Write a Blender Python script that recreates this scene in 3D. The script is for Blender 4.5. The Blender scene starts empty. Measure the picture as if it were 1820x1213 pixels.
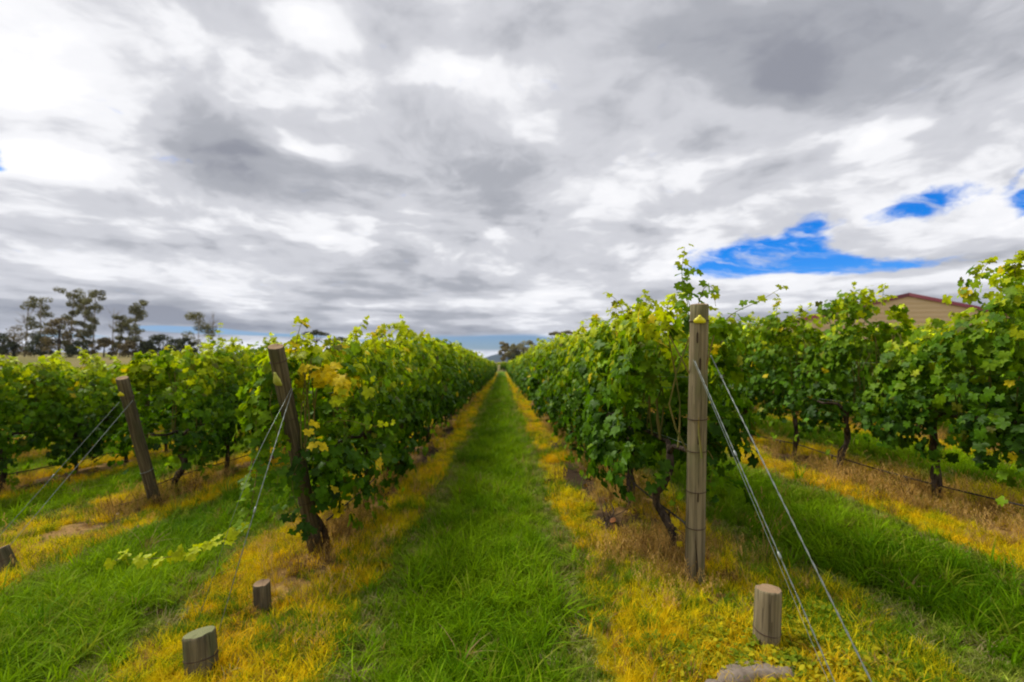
import bpy, math, random
import numpy as np
from mathutils import Vector, Matrix, Euler
R = math.radians
rng = np.random.default_rng(7)
random.seed(7)
S = bpy.context.scene
COL = S.collection

# ------------------------------------------------------------------ camera
F_PX, CX, CY = 850.0, 910.0, 606.5
YAW, PITCH, CAM_H = R(1.15), R(3.06), 1.6
cd = bpy.data.cameras.new('camera')
cam = bpy.data.objects.new('camera', cd); COL.objects.link(cam)
cd.sensor_width = 36.0; cd.lens = F_PX / 1820 * 36
cd.clip_start = 0.05; cd.clip_end = 12000
cam.location = (0, 0, CAM_H)
cam.rotation_euler = (math.pi / 2 + PITCH, 0, -YAW)
cd.dof.use_dof = True; cd.dof.focus_distance = 2.9; cd.dof.aperture_fstop = 1.5
S.camera = cam
cam_m = Euler(cam.rotation_euler).to_matrix()

def at(px, py, Y):
    """the point at distance Y down the row direction that the photograph shows at (px, py)"""
    d = cam_m @ Vector(((px - CX) / F_PX, -(py - CY) / F_PX, -1.0))
    t = Y / d.y
    return Vector((d.x * t, Y, CAM_H + d.z * t))

# ------------------------------------------------------------------ world, sun
SUN_EL, SUN_AZ = R(52), R(-62)          # azimuth from +Y towards +X: sun upper left and ahead
wd = bpy.data.worlds.new('World'); S.world = wd; wd.use_nodes = True
nt = wd.node_tree; nt.nodes.clear()
N, Lk = nt.nodes, nt.links
def nd(tree, typ, **kw):
    n = tree.nodes.new(typ)
    for k, v in kw.items():
        if k.startswith('i_'): n.inputs[int(k[2:])].default_value = v
        else: setattr(n, k, v)
    return n
def mth(tree, op, a, b=None, c=None, clamp=False):
    n = tree.nodes.new('ShaderNodeMath'); n.operation = op; n.use_clamp = clamp
    for i, v in enumerate((a, b, c)):
        if v is None: continue
        if isinstance(v, (int, float)): n.inputs[i].default_value = v
        else: tree.links.new(v, n.inputs[i])
    return n.outputs[0]
def sstep(tree, v, a, b):
    n = tree.nodes.new('ShaderNodeMapRange'); n.interpolation_type = 'SMOOTHSTEP'
    tree.links.new(v, n.inputs[0]); n.inputs[1].default_value = a; n.inputs[2].default_value = b
    return n.outputs[0]
def mixc(tree, f, a, b, mode='MIX'):
    n = tree.nodes.new('ShaderNodeMix'); n.data_type = 'RGBA'; n.blend_type = mode; n.clamp_factor = True
    for s, v in ((n.inputs[0], f), (n.inputs[6], a), (n.inputs[7], b)):
        if isinstance(v, (int, float)): s.default_value = v
        elif isinstance(v, tuple): s.default_value = (*v, 1) if len(v) == 3 else v
        else: tree.links.new(v, s)
    return n.outputs[2]

SKY_K = 0.1
tc = nd(nt, 'ShaderNodeTexCoord')
sky = nd(nt, 'ShaderNodeTexSky', sky_type='NISHITA', sun_disc=False)
sky.sun_elevation = SUN_EL; sky.sun_rotation = SUN_AZ
sky.air_density = 1.0; sky.dust_density = 0.3; sky.ozone_density = 2.0
sep = nd(nt, 'ShaderNodeSeparateXYZ'); Lk.new(tc.outputs['Generated'], sep.inputs[0])
dz = mth(nt, 'MAXIMUM', sep.outputs[2], 0.0)
den = mth(nt, 'ADD', dz, 0.16)
qx = mth(nt, 'DIVIDE', sep.outputs[0], den); qy = mth(nt, 'DIVIDE', sep.outputs[1], den)
q = nd(nt, 'ShaderNodeCombineXYZ'); Lk.new(qx, q.inputs[0]); Lk.new(qy, q.inputs[1])
def skyq(px, py):
    d = (cam_m @ Vector(((px - CX) / F_PX, -(py - CY) / F_PX, -1.0))).normalized()
    return d.x / (max(d.z, 0) + .16), d.y / (max(d.z, 0) + .16)
# domain warp so that every cloud edge is ragged
wn = nd(nt, 'ShaderNodeTexNoise', noise_dimensions='3D'); wn.inputs['Scale'].default_value = 1.3; wn.inputs['Detail'].default_value = 5
Lk.new(q.outputs[0], wn.inputs['Vector'])
wsub = nd(nt, 'ShaderNodeVectorMath', operation='SUBTRACT'); Lk.new(wn.outputs['Color'], wsub.inputs[0]); wsub.inputs[1].default_value = (.5, .5, .5)
wsc = nd(nt, 'ShaderNodeVectorMath', operation='SCALE'); Lk.new(wsub.outputs[0], wsc.inputs[0]); wsc.inputs['Scale'].default_value = .55
qw = nd(nt, 'ShaderNodeVectorMath', operation='ADD'); Lk.new(q.outputs[0], qw.inputs[0]); Lk.new(wsc.outputs[0], qw.inputs[1])
def noise(scale, detail, off, rough=.5, src=None):
    m = nd(nt, 'ShaderNodeVectorMath', operation='ADD'); Lk.new((src or qw).outputs[0], m.inputs[0]); m.inputs[1].default_value = off
    n = nd(nt, 'ShaderNodeTexNoise', noise_dimensions='3D'); n.inputs['Scale'].default_value = scale
    n.inputs['Detail'].default_value = detail; n.inputs['Roughness'].default_value = rough
    Lk.new(m.outputs[0], n.inputs['Vector']); return n.outputs[0]
def blob(px, py, px2, py2, wid, src=qw):
    """soft elongated cloud feature between two directions; wid is its half width across, in cloud-layer units"""
    a, b = np.array(skyq(px, py)), np.array(skyq(px2, py2))
    c = (a + b) / 2; h = np.linalg.norm(b - a) / 2 + 1e-4; u = (b - a) / (2 * h)
    s = nd(nt, 'ShaderNodeVectorMath', operation='SUBTRACT'); Lk.new(src.outputs[0], s.inputs[0]); s.inputs[1].default_value = (c[0], c[1], 0)
    d1 = nd(nt, 'ShaderNodeVectorMath', operation='DOT_PRODUCT'); Lk.new(s.outputs[0], d1.inputs[0]); d1.inputs[1].default_value = (u[0] / h, u[1] / h, 0)
    d2 = nd(nt, 'ShaderNodeVectorMath', operation='DOT_PRODUCT'); Lk.new(s.outputs[0], d2.inputs[0]); d2.inputs[1].default_value = (-u[1] / wid, u[0] / wid, 0)
    r2 = mth(nt, 'ADD', mth(nt, 'POWER', mth(nt, 'ABSOLUTE', d1.outputs['Value']), 2.0), mth(nt, 'POWER', mth(nt, 'ABSOLUTE', d2.outputs['Value']), 2.0))
    return mth(nt, 'EXPONENT', mth(nt, 'MULTIPLY', r2, -1.0))
def total(items):
    t = None
    for v, k in items:
        t = mth(nt, 'MULTIPLY', v, k) if t is None else mth(nt, 'MULTIPLY_ADD', v, k, t)
    return t
# cloud deck thickness (thick = grey, thin = white) plus painted self-shading offset sunward
n_big = noise(.55, 4, (3.1, 1.7, 0), .5)
n_mid = noise(1.5, 9, (7.3, 2.2, 4), .52)
n_fine = noise(4.5, 8, (1.3, 9.2, 2), .55)
edge_shade = mth(nt, 'SUBTRACT', n_mid, noise(1.5, 9, (7.3 - .16, 2.2 + .085, 4), .52))
edge_shade2 = mth(nt, 'SUBTRACT', n_fine, noise(4.5, 8, (1.3 - .05, 9.2 + .03, 2), .55))
thick = total([(n_big, .8), (n_mid, 1.4), (n_fine, .36), (edge_shade, .9), (edge_shade2, .35), (blob(260, 200, 620, 400, .42), .22), (blob(1050, 60, 1800, 60, .5), .16), (blob(1500, 300, 1800, 260, .3), .12),
    (blob(150, 190, 560, 330, .30), .52), (blob(300, 300, 480, 350, .25), .12), (blob(1150, 60, 1700, 120, .34), .26),
    (blob(1100, 190, 1500, 170, .22), .14), (blob(740, 350, 980, 370, .30), .42), (blob(20, 460, 420, 500, .40), .30), (blob(820, 60, 960, 110, .14), .22),
    (blob(1000, 420, 1230, 470, .4), .16), (blob(560, 490, 900, 505, .30), .22),
    (blob(10, 250, 90, 330, .16), -.75), (blob(450, 30, 620, 60, .10), -.50), (blob(620, 135, 900, 150, .08), -.50),
    (blob(450, 255, 620, 270, .07), -.62), (blob(20, 60, 20, 200, .12), -.35), (blob(1200, 215, 1330, 205, .10), -.36), (blob(1050, 345, 1640, 235, .12), -.25),
    (blob(1480, 440, 1800, 380, .24), -.30), (blob(1290, 500, 1450, 520, .3), -.28), (blob(200, 425, 420, 420, .12), -.22)])
# the breaks in the deck
gap = total([(blob(1230, 474, 1420, 468, .24), .85), (blob(1400, 480, 1680, 468, .18), .92), (blob(1380, 462, 1475, 425, .20), .62), (blob(1405, 425, 1440, 402, .10), .5), (blob(1530, 392, 1700, 352, .10), .80),
    (blob(-30, 270, 15, 275, .13), 1.0), (blob(1800, 360, 1850, 355, .12), .8), (blob(1800, 315, 1840, 310, .16), .3),
    (blob(1500, 445, 1800, 400, .14), -.55), (blob(1280, 505, 1400, 510, .22), -.5), (blob(1450, 505, 1800, 497, .25), -.5), (blob(1395, 465, 1430, 468, .08), -.3),
    (noise(2.2, 9, (5.5, .3, 8), .6), .55), (noise(6.0, 9, (2.5, 4.3, 1), .65), 1.15)])
cover_g = sstep(nt, gap, 1.46, 1.02)
# low strips of open sky just over the horizon, by elevation and bearing
az = mth(nt, 'ARCTAN2', sep.outputs[0], sep.outputs[1])
nz_h = nd(nt, 'ShaderNodeTexNoise', noise_dimensions='2D'); nz_h.inputs['Scale'].default_value = 1.0; nz_h.inputs['Detail'].default_value = 6
cxy = nd(nt, 'ShaderNodeCombineXYZ'); Lk.new(mth(nt, 'MULTIPLY', az, 4.0), cxy.inputs[0]); Lk.new(mth(nt, 'MULTIPLY', sep.outputs[2], 55.0), cxy.inputs[1])
Lk.new(cxy.outputs[0], nz_h.inputs['Vector'])
def strip(px0, px1, py0, py1, soft=.6):
    d0 = (cam_m @ Vector(((px0 - CX) / F_PX, -(py0 - CY) / F_PX, -1.0))).normalized(); d1 = (cam_m @ Vector(((px1 - CX) / F_PX, -(py1 - CY) / F_PX, -1.0))).normalized()
    a0, a1 = math.atan2(d0.x, d0.y), math.atan2(d1.x, d1.y); z0, z1 = d0.z, d1.z
    ca, ha, cz, hz = (a0 + a1) / 2, abs(a1 - a0) / 2, (z0 + z1) / 2, abs(z1 - z0) / 2
    ta = mth(nt, 'POWER', mth(nt, 'ABSOLUTE', mth(nt, 'DIVIDE', mth(nt, 'SUBTRACT', az, ca), ha)), 2.0)
    tz = mth(nt, 'POWER', mth(nt, 'ABSOLUTE', mth(nt, 'DIVIDE', mth(nt, 'SUBTRACT', sep.outputs[2], cz), hz)), 2.0)
    return mth(nt, 'EXPONENT', mth(nt, 'MULTIPLY', mth(nt, 'ADD', ta, tz), -.8))
low = total([(strip(770, 1040, 592, 624), 1.3), (strip(210, 420, 575, 594), 1.15), (strip(380, 600, 588, 602), .9), (strip(30, 200, 588, 606), .8), (nz_h.outputs[0], .9), (strip(560, 800, 600, 614), .8)])
cover_l = sstep(nt, low, 1.30, .85)
wisp = sstep(nt, noise(5.0, 10, (8.1, 3.3, 5), .68), .50, .74)
strk = nd(nt, 'ShaderNodeTexNoise', noise_dimensions='3D'); strk.inputs['Scale'].default_value = 1.0; strk.inputs['Detail'].default_value = 9; strk.inputs['Roughness'].default_value = .62
smp = nd(nt, 'ShaderNodeMapping'); smp.inputs['Rotation'].default_value = (0, 0, .5); smp.inputs['Scale'].default_value = (2.2, 9, 1); Lk.new(qw.outputs[0], smp.inputs[0]); Lk.new(smp.outputs[0], strk.inputs['Vector'])
veil = mth(nt, 'MULTIPLY', mth(nt, 'MAXIMUM', wisp, sstep(nt, strk.outputs[0], .50, .70)), .62)
cover = mth(nt, 'MULTIPLY', mth(nt, 'MAXIMUM', cover_g, veil), cover_l, clamp=True)
# near the horizon the deck is seen edge on: long flat bands
band = nd(nt, 'ShaderNodeTexNoise', noise_dimensions='2D'); band.inputs['Detail'].default_value = 7; band.inputs['Scale'].default_value = 1.0; band.inputs['Roughness'].default_value = .55
cb = nd(nt, 'ShaderNodeCombineXYZ'); Lk.new(mth(nt, 'MULTIPLY_ADD', az, 2.3, 11.0), cb.inputs[0]); Lk.new(mth(nt, 'MULTIPLY_ADD', sep.outputs[2], 19.0, 3.0), cb.inputs[1]); Lk.new(cb.outputs[0], band.inputs['Vector'])
lowmix = sstep(nt, sep.outputs[2], .22, .09)
bandt = total([(band.outputs[0], 2.75), (strip(540, 900, 492, 520), .22), (strip(560, 820, 545, 558), .18), (strip(820, 1100, 565, 575), .1), (n_fine, .12)])
b2 = nd(nt, 'ShaderNodeTexNoise', noise_dimensions='2D'); b2.inputs['Detail'].default_value = 8; b2.inputs['Scale'].default_value = 1.0; b2.inputs['Roughness'].default_value = .55
cb2 = nd(nt, 'ShaderNodeCombineXYZ'); Lk.new(mth(nt, 'MULTIPLY_ADD', az, 9.0, 3.0), cb2.inputs[0]); Lk.new(mth(nt, 'MULTIPLY_ADD', sep.outputs[2], 30.0, 7.0), cb2.inputs[1]); Lk.new(cb2.outputs[0], b2.inputs['Vector'])
bandt = mth(nt, 'MULTIPLY_ADD', mth(nt, 'SUBTRACT', b2.outputs[0], .5), 1.0, bandt)
tmix = nd(nt, 'ShaderNodeMix', data_type='FLOAT'); Lk.new(lowmix, tmix.inputs[0]); Lk.new(thick, tmix.inputs[2]); Lk.new(bandt, tmix.inputs[3])
ramp = nd(nt, 'ShaderNodeValToRGB'); ramp.color_ramp.interpolation = 'EASE'
e = ramp.color_ramp.elements
e[0].position = 0.0; e[0].color = (1.02, 1.01, 1.02, 1)
e[1].position = 1.0; e[1].color = (.28, .29, .335, 1)
for p, c in ((.22, (.90, .90, .925)), (.44, (.62, .625, .665)), (.72, (.40, .41, .45))):
    x = e.new(p); x.color = (*c, 1)
mr = nd(nt, 'ShaderNodeMapRange'); Lk.new(tmix.outputs[0], mr.inputs[0]); mr.inputs[1].default_value = .84; mr.inputs[2].default_value = 2.08
Lk.new(mr.outputs[0], ramp.inputs[0])
hs = nd(nt, 'ShaderNodeHueSaturation'); hs.inputs['Saturation'].default_value = 1.75; hs.inputs['Value'].default_value = 1.0
Lk.new(sky.outputs[0], hs.inputs['Color'])
bluem = mixc(nt, 1.0, hs.outputs[0], mixc(nt, sstep(nt, sep.outputs[2], .06, .16), (.42, .50, .80), (.95, 1.08, 1.6)), 'MULTIPLY')
cs = nd(nt, 'ShaderNodeVectorMath', operation='SCALE'); Lk.new(ramp.outputs[0], cs.inputs[0]); cs.inputs['Scale'].default_value = 1.0 / SKY_K
final = mixc(nt, cover, bluem, cs.outputs[0])
bg = nd(nt, 'ShaderNodeBackground'); bg.inputs[1].default_value = SKY_K; Lk.new(final, bg.inputs[0])
wo = nd(nt, 'ShaderNodeOutputWorld'); Lk.new(bg.outputs[0], wo.inputs[0])
wd.cycles.sampling_method = 'MANUAL'; wd.cycles.sample_map_resolution = 512

sl = bpy.data.lights.new('sun', 'SUN'); sl.energy = 3.6; sl.angle = R(12); sl.color = (1.0, .95, .86)
sun = bpy.data.objects.new('sun', sl); COL.objects.link(sun)
sd = Vector((math.sin(SUN_AZ) * math.cos(SUN_EL), math.cos(SUN_AZ) * math.cos(SUN_EL), math.sin(SUN_EL)))
sun.rotation_euler = (-sd).to_track_quat('-Z', 'Y').to_euler()

vs = S.view_settings; vs.view_transform = 'Standard'; vs.look = 'None'; vs.exposure = 0.08; vs.gamma = 1.0; vs.use_curve_mapping = False
S.render.engine = 'CYCLES'
S.cycles.use_denoising = True
S.cycles.max_bounces = 6; S.cycles.diffuse_bounces = 3; S.cycles.transmission_bounces = 3; S.cycles.glossy_bounces = 2
S.cycles.filter_width = 2.0

# ------------------------------------------------------------------ helpers
def tag(o, label=None, cat=None, group=None, kind=None):
    if label: o['label'] = label
    if cat: o['category'] = cat
    if group: o['group'] = group
    if kind: o['kind'] = kind
    return o
def empty(name, loc, rz=0):
    o = bpy.data.objects.new(name, None); COL.objects.link(o); o.location = loc; o.rotation_euler = (0, 0, rz); o.empty_display_size = .1
    return o
def link(name, me, parent=None, loc=None):
    o = bpy.data.objects.new(name, me); COL.objects.link(o)
    if parent is not None: o.parent = parent
    if loc is not None: o.location = loc
    return o
def mesh_np(name, V, F, mats=(), col=None, mi=None, smooth=False):
    """V (n,3), F (m,k) with k corners each, or a list of such arrays"""
    Fs = F if isinstance(F, list) else [F]
    Fs = [np.asarray(f, np.int32) for f in Fs if len(f)]
    me = bpy.data.meshes.new(name)
    V = np.asarray(V, np.float32)
    nl = sum(f.size for f in Fs); nf = sum(len(f) for f in Fs)
    me.vertices.add(len(V)); me.vertices.foreach_set('co', V.ravel())
    me.loops.add(nl); me.loops.foreach_set('vertex_index', np.concatenate([f.ravel() for f in Fs]))
    tot = np.concatenate([np.full(len(f), f.shape[1], np.int32) for f in Fs])
    st = np.concatenate(([0], np.cumsum(tot)[:-1])).astype(np.int32)
    me.polygons.add(nf); me.polygons.foreach_set('loop_start', st); me.polygons.foreach_set('loop_total', tot)
    for m in mats: me.materials.append(m)
    if mi is not None: me.polygons.foreach_set('material_index', np.asarray(mi, np.int32))
    if smooth: me.polygons.foreach_set('use_smooth', np.ones(nf, bool))
    me.update(calc_edges=True)
    if col is not None:
        a = me.color_attributes.new('tint', 'FLOAT_COLOR', 'POINT')
        c = np.ones((len(V), 4), np.float32); c[:, :3] = col
        a.data.foreach_set('color', c.ravel())
    me.validate()
    return me
class MB:
    """collects pieces of one mesh"""
    def __init__(s): s.V = []; s.F = {3: [], 4: []}; s.C = []; s.n = 0; s.M = {3: [], 4: []}
    def add(s, V, F, c=(1, 1, 1), m=0):
        V = np.asarray(V, float); F = np.asarray(F, int)
        if not len(V): return
        s.V.append(V); s.F[F.shape[1]].append(F + s.n); s.M[F.shape[1]].append(np.full(len(F), m))
        s.C.append(np.broadcast_to(np.asarray(c, float), (len(V), 3))); s.n += len(V)
    def mesh(s, name, mats, smooth=False):
        Fs = [np.concatenate(s.F[k]) for k in (3, 4) if s.F[k]]
        mi = np.concatenate([np.concatenate(s.M[k]) for k in (3, 4) if s.M[k]])
        return mesh_np(name, np.concatenate(s.V), Fs, mats, np.concatenate(s.C), mi, smooth)
def tube(pts, rad, sides=6, cap=True, wob=0.0, rg=rng):
    P = np.asarray(pts, float); n = len(P); rad = np.broadcast_to(np.asarray(rad, float), (n,))
    T = np.gradient(P, axis=0); T /= np.linalg.norm(T, axis=1)[:, None] + 1e-9
    up = np.array([0, 0, 1.0]) if abs(T[0][2]) < .9 else np.array([1.0, 0, 0])
    V = []
    a = np.arange(sides) / sides * 2 * math.pi
    u = np.cross(T[0], up); u /= np.linalg.norm(u)
    for i in range(n):
        u = u - T[i] * np.dot(u, T[i]); u /= np.linalg.norm(u) + 1e-9
        v = np.cross(T[i], u)
        r = rad[i] * (1 + wob * rg.normal(size=sides)) if wob else np.full(sides, rad[i])
        V.append(P[i] + np.cos(a)[:, None] * u * r[:, None] + np.sin(a)[:, None] * v * r[:, None])
    V = np.concatenate(V)
    F = [[i * sides + k, i * sides + (k + 1) % sides, (i + 1) * sides + (k + 1) % sides, (i + 1) * sides + k] for i in range(n - 1) for k in range(sides)]
    if cap:
        V = np.vstack([V, P[0], P[-1]]); c0, c1 = len(V) - 2, len(V) - 1; b = (n - 1) * sides
        # degenerate-free caps as quads around a centre pair are avoided: use thin kites
        for k in range(0, sides, 2):
            F.append([c0, (k + 2) % sides, (k + 1) % sides, k]); F.append([c1, b + k, b + (k + 1) % sides, b + (k + 2) % sides])
    return V, np.array(F)
def curve3(ctrl, n):
    """smooth path through control points (Catmull-Rom)"""
    C = [np.array(c, float) for c in ctrl]; C = [2 * C[0] - C[1]] + C + [2 * C[-1] - C[-2]]
    out = []; seg = len(C) - 3
    for t in np.linspace(0, seg - 1e-6, n):
        i = int(t); f = t - i; p0, p1, p2, p3 = C[i:i + 4]
        out.append(.5 * (2 * p1 + (p2 - p0) * f + (2 * p0 - 5 * p1 + 4 * p2 - p3) * f * f + (3 * p1 - p0 - 3 * p2 + p3) * f ** 3))
    return np.array(out)

_p = np.random.default_rng(3).uniform(0, 6.28, (40,)); _k = np.random.default_rng(4).normal(size=(40, 2))
def fnoise(x, y, s=1.0, seed=0, octv=3):
    """cheap smooth noise about -1..1"""
    t = 0; amp = 1; tot = 0
    for o in range(octv):
        for j in range(5):
            i = (seed * 7 + o * 5 + j) % 40
            t = t + amp * np.sin((x * _k[i, 0] + y * _k[i, 1]) * s * 2 ** o + _p[i]); tot += amp * .55
        amp *= .55
    return t / tot
def ss(x, a, b):
    t = np.clip((x - a) / (b - a), 0, 1); return t * t * (3 - 2 * t)

# ------------------------------------------------------------------ the lie of the land
ROWS = {'R2': 4.41, 'R1': 1.38, 'L1': -1.65, 'L2': -4.68, 'L3': -7.71}
def ground_z(x, y):
    x = np.asarray(x, float); y = np.asarray(y, float)
    g = .05 * 14 * np.tanh(x / 14)
    g = g + .55 * ss(y, 55, 105) + 3.4 * ss(y, 125, 230)
    g = g + 3.9 * ss(-x, 30, 80) * ss(y, 60, 108) + 1.0 * ss(-x, 60, 200) * ss(y, 120, 230)
    g = g - 30 * ss(y, 420, 2600)
    return g
def ground_zb(x, y):
    return ground_z(x, y) + .022 * fnoise(x, y, 2.2, 1) * ss(60 - y, 0, 30) + .012 * fnoise(x, y, 9, 3)
def gz(x, y): return float(ground_z(x, y))

def rowd(x): return np.abs((x - 1.38 + 1.515) % 3.03 - 1.515)
def zones(x, y):
    """weights of straw, yellow weeds, pale mown grass, lush grass"""
    s = rowd(x)
    s = s + .13 * fnoise(x, y, 1.1, 2) + .05 * fnoise(x, y, 5, 5)
    front = ss(4.4 - y, 0, 1.6)                                          # headland in front of the end posts
    sgn = ((x - 1.38 + 1.515) % 3.03 - 1.515)
    near1 = (x < .5) & (x > -3.3)
    s = s + np.where((x < -1.9) & (x > -3.2), .22 * ss(5.5 - y, 0, 2.5), 0)
    straw = 1 - ss(s, .24, .38)
    straw = straw * (1 - .85 * front * ss(3.5 - y, -.6, .5))
    s = s - .10 * front * (x > .5) * (x < 2.6)
    s = s + np.where((x > 1.38) & (x < 2.9), .24 * ss(y, 3.0, 4.0), 0) + np.where((x < -1.65) & (x > -3.1) & (y > 5), .12, 0)
    lush = ss(s, .94, 1.20); pale = ss(s, .70, .82) * (1 - lush)
    yel = np.clip(1 - straw - pale - lush, 0, 1)
    # beyond the rows and out in the paddocks nothing is striped
    out = np.maximum(ss(y, 92, 96), np.maximum(ss(-x, 28, 32), ss(x, 17, 19)))
    return straw * (1 - out), yel * (1 - out), pale * (1 - out), lush * (1 - out), out
def bare(x, y):
    """patches of bare dark soil and old prunings under the vines"""
    b = 0
    for cx, cy, sx, sy in ((1.02, 6.6, .26, 1.3), (1.05, 9.4, .2, .8), (-1.35, 8.9, .26, 1.0), (-1.3, 12.3, .22, 1.1), (1.05, 4.9, .18, .35), (4.9, 3.4, .3, .5), (4.5, 7.2, .3, .5), (-4.6, 9.5, .3, .7), (-7.5, 8.2, .4, .8)):
        b = b + np.exp(-(((x - cx) / sx) ** 2 + ((y - cy) / sy) ** 2) * (1 + .5 * fnoise(x, y, 4, 31)))
    return np.clip(b * 1.3, 0, 1)
def gcol(x, y):
    b = bare(x, y)[:, None]; return gcol0(x, y) * (1 - b) + np.array((.05, .033, .02)) * b
def gcol0(x, y):
    st, ye, pa, lu, out = zones(x, y)
    n1 = .5 + .5 * fnoise(x, y, 1.7, 4); n2 = .5 + .5 * fnoise(x, y, 6, 6); n3 = .5 + .5 * fnoise(x, y, .5, 9)
    def mx(a, b, t): return np.array(a)[None, :] * (1 - t[:, None]) + np.array(b)[None, :] * t[:, None]
    c_st = mx((.33, .20, .075), (.06, .04, .022), ss(n1 * .6 + n2 * .5, .52, .80))
    c_st = c_st * 1.0
    c_ye = mx((.40, .33, .006), (.46, .27, .010), ss(n2, .3, .8)); c_ye = c_ye * (1 - .35 * ss(n1, .45, .8)[:, None]) 
    c_pa = mx((.15, .19, .02), (.24, .20, .05), ss(n2, .55, .95))
    c_lu = mx((.06, .145, .001), (.10, .19, .003), n2)
    c_out = mx((.22, .18, .075), (.16, .15, .05), ss(n3, .3, .7))
    h = ss(y, 88, 93) * (1 - ss(y, 100, 104)) * (1 - ss(np.abs(x), 8, 14)); c_out = c_out * (1 - h[:, None]) + np.array((.15, .22, .03)) * h[:, None]
    return (c_st * st[:, None] + c_ye * ye[:, None] + c_pa * pa[:, None] + c_lu * lu[:, None] + c_out * out[:, None])

# ------------------------------------------------------------------ materials
def mat(name):
    m = bpy.data.materials.new(name); m.use_nodes = True; t = m.node_tree; t.nodes.clear()
    o = nd(t, 'ShaderNodeOutputMaterial'); return m, t, o
def bsdf(t, col, rough=.6, spec=.3):
    b = nd(t, 'ShaderNodeBsdfPrincipled'); b.inputs['Roughness'].default_value = rough; b.inputs['Specular IOR Level'].default_value = spec
    if isinstance(col, tuple): b.inputs['Base Color'].default_value = (*col, 1)
    else: t.links.new(col, b.inputs['Base Color'])
    return b
def leafy(name, gain=(1, 1, 1), trans=.42, rough=.5, src='GEOMETRY', spec=.16):
    m, t, o = mat(name)
    a = nd(t, 'ShaderNodeAttribute', attribute_name='tint'); a.attribute_type = src
    tcn = nd(t, 'ShaderNodeNewGeometry')
    n = nd(t, 'ShaderNodeTexNoise'); n.inputs['Scale'].default_value = 23; n.inputs['Detail'].default_value = 2; t.links.new(tcn.outputs['Position'], n.inputs['Vector'])
    mr_ = nd(t, 'ShaderNodeMapRange'); t.links.new(n.outputs[0], mr_.inputs[0]); mr_.inputs[1].default_value = .3; mr_.inputs[2].default_value = .7; mr_.inputs[3].default_value = .72; mr_.inputs[4].default_value = 1.25
    c = mixc(t, 1.0, a.outputs['Color'], tuple(gain), 'MULTIPLY')
    c = mixc(t, 1.0, c, mr_.outputs[0], 'MULTIPLY')
    if src == 'INSTANCER':
        g = nd(t, 'ShaderNodeAttribute', attribute_name='shade'); g.attribute_type = 'GEOMETRY'
        c = mixc(t, 1.0, c, g.outputs['Color'], 'MULTIPLY')
    b = bsdf(t, c, rough, spec)
    tr = nd(t, 'ShaderNodeBsdfTranslucent'); t.links.new(mixc(t, 1.0, c, (1.25, 1.2, .5), 'MULTIPLY'), tr.inputs[0])
    mx_ = nd(t, 'ShaderNodeMixShader'); mx_.inputs[0].default_value = trans
    t.links.new(b.outputs[0], mx_.inputs[1]); t.links.new(tr.outputs[0], mx_.inputs[2]); t.links.new(mx_.outputs[0], o.inputs[0])
    return m
M_LEAF = leafy('vine_leaf', (1.12, 1.05, .7))
M_GUM = leafy('gum_leaf', (1, 1, 1), .2, .6)
M_GRASS = leafy('grass_blade', (1, 1, 1), .35, .6, 'INSTANCER', .05)
def bark(name, c0, c1, scale=30, bump=.6):
    m, t, o = mat(name)
    g = nd(t, 'ShaderNodeTexCoord'); mp = nd(t, 'ShaderNodeMapping'); mp.inputs['Scale'].default_value = (1, 1, .18); t.links.new(g.outputs['Object'], mp.inputs[0])
    n = nd(t, 'ShaderNodeTexNoise'); n.inputs['Scale'].default_value = scale; n.inputs['Detail'].default_value = 6; n.inputs['Distortion'].default_value = .5; t.links.new(mp.outputs[0], n.inputs['Vector'])
    f = sstep(t, n.outputs[0], .35, .65); b = bsdf(t, mixc(t, f, c0, c1), .9, .1)
    bp = nd(t, 'ShaderNodeBump'); bp.inputs['Strength'].default_value = bump; bp.inputs['Distance'].default_value = .02; t.links.new(n.outputs[0], bp.inputs['Height']); t.links.new(bp.outputs[0], b.inputs['Normal'])
    t.links.new(b.outputs[0], o.inputs[0]); return m
M_BARK = bark('vine_bark', (.028, .020, .015), (.10, .072, .052))
M_CANE = bark('vine_cane', (.12, .13, .03), (.22, .16, .05), 15, .2)
M_GUMBARK = bark('gum_bark', (.20, .17, .14), (.42, .38, .33), 3)
M_DARKBARK = bark('dark_bark', (.05, .04, .03), (.12, .10, .08), 3)
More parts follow.
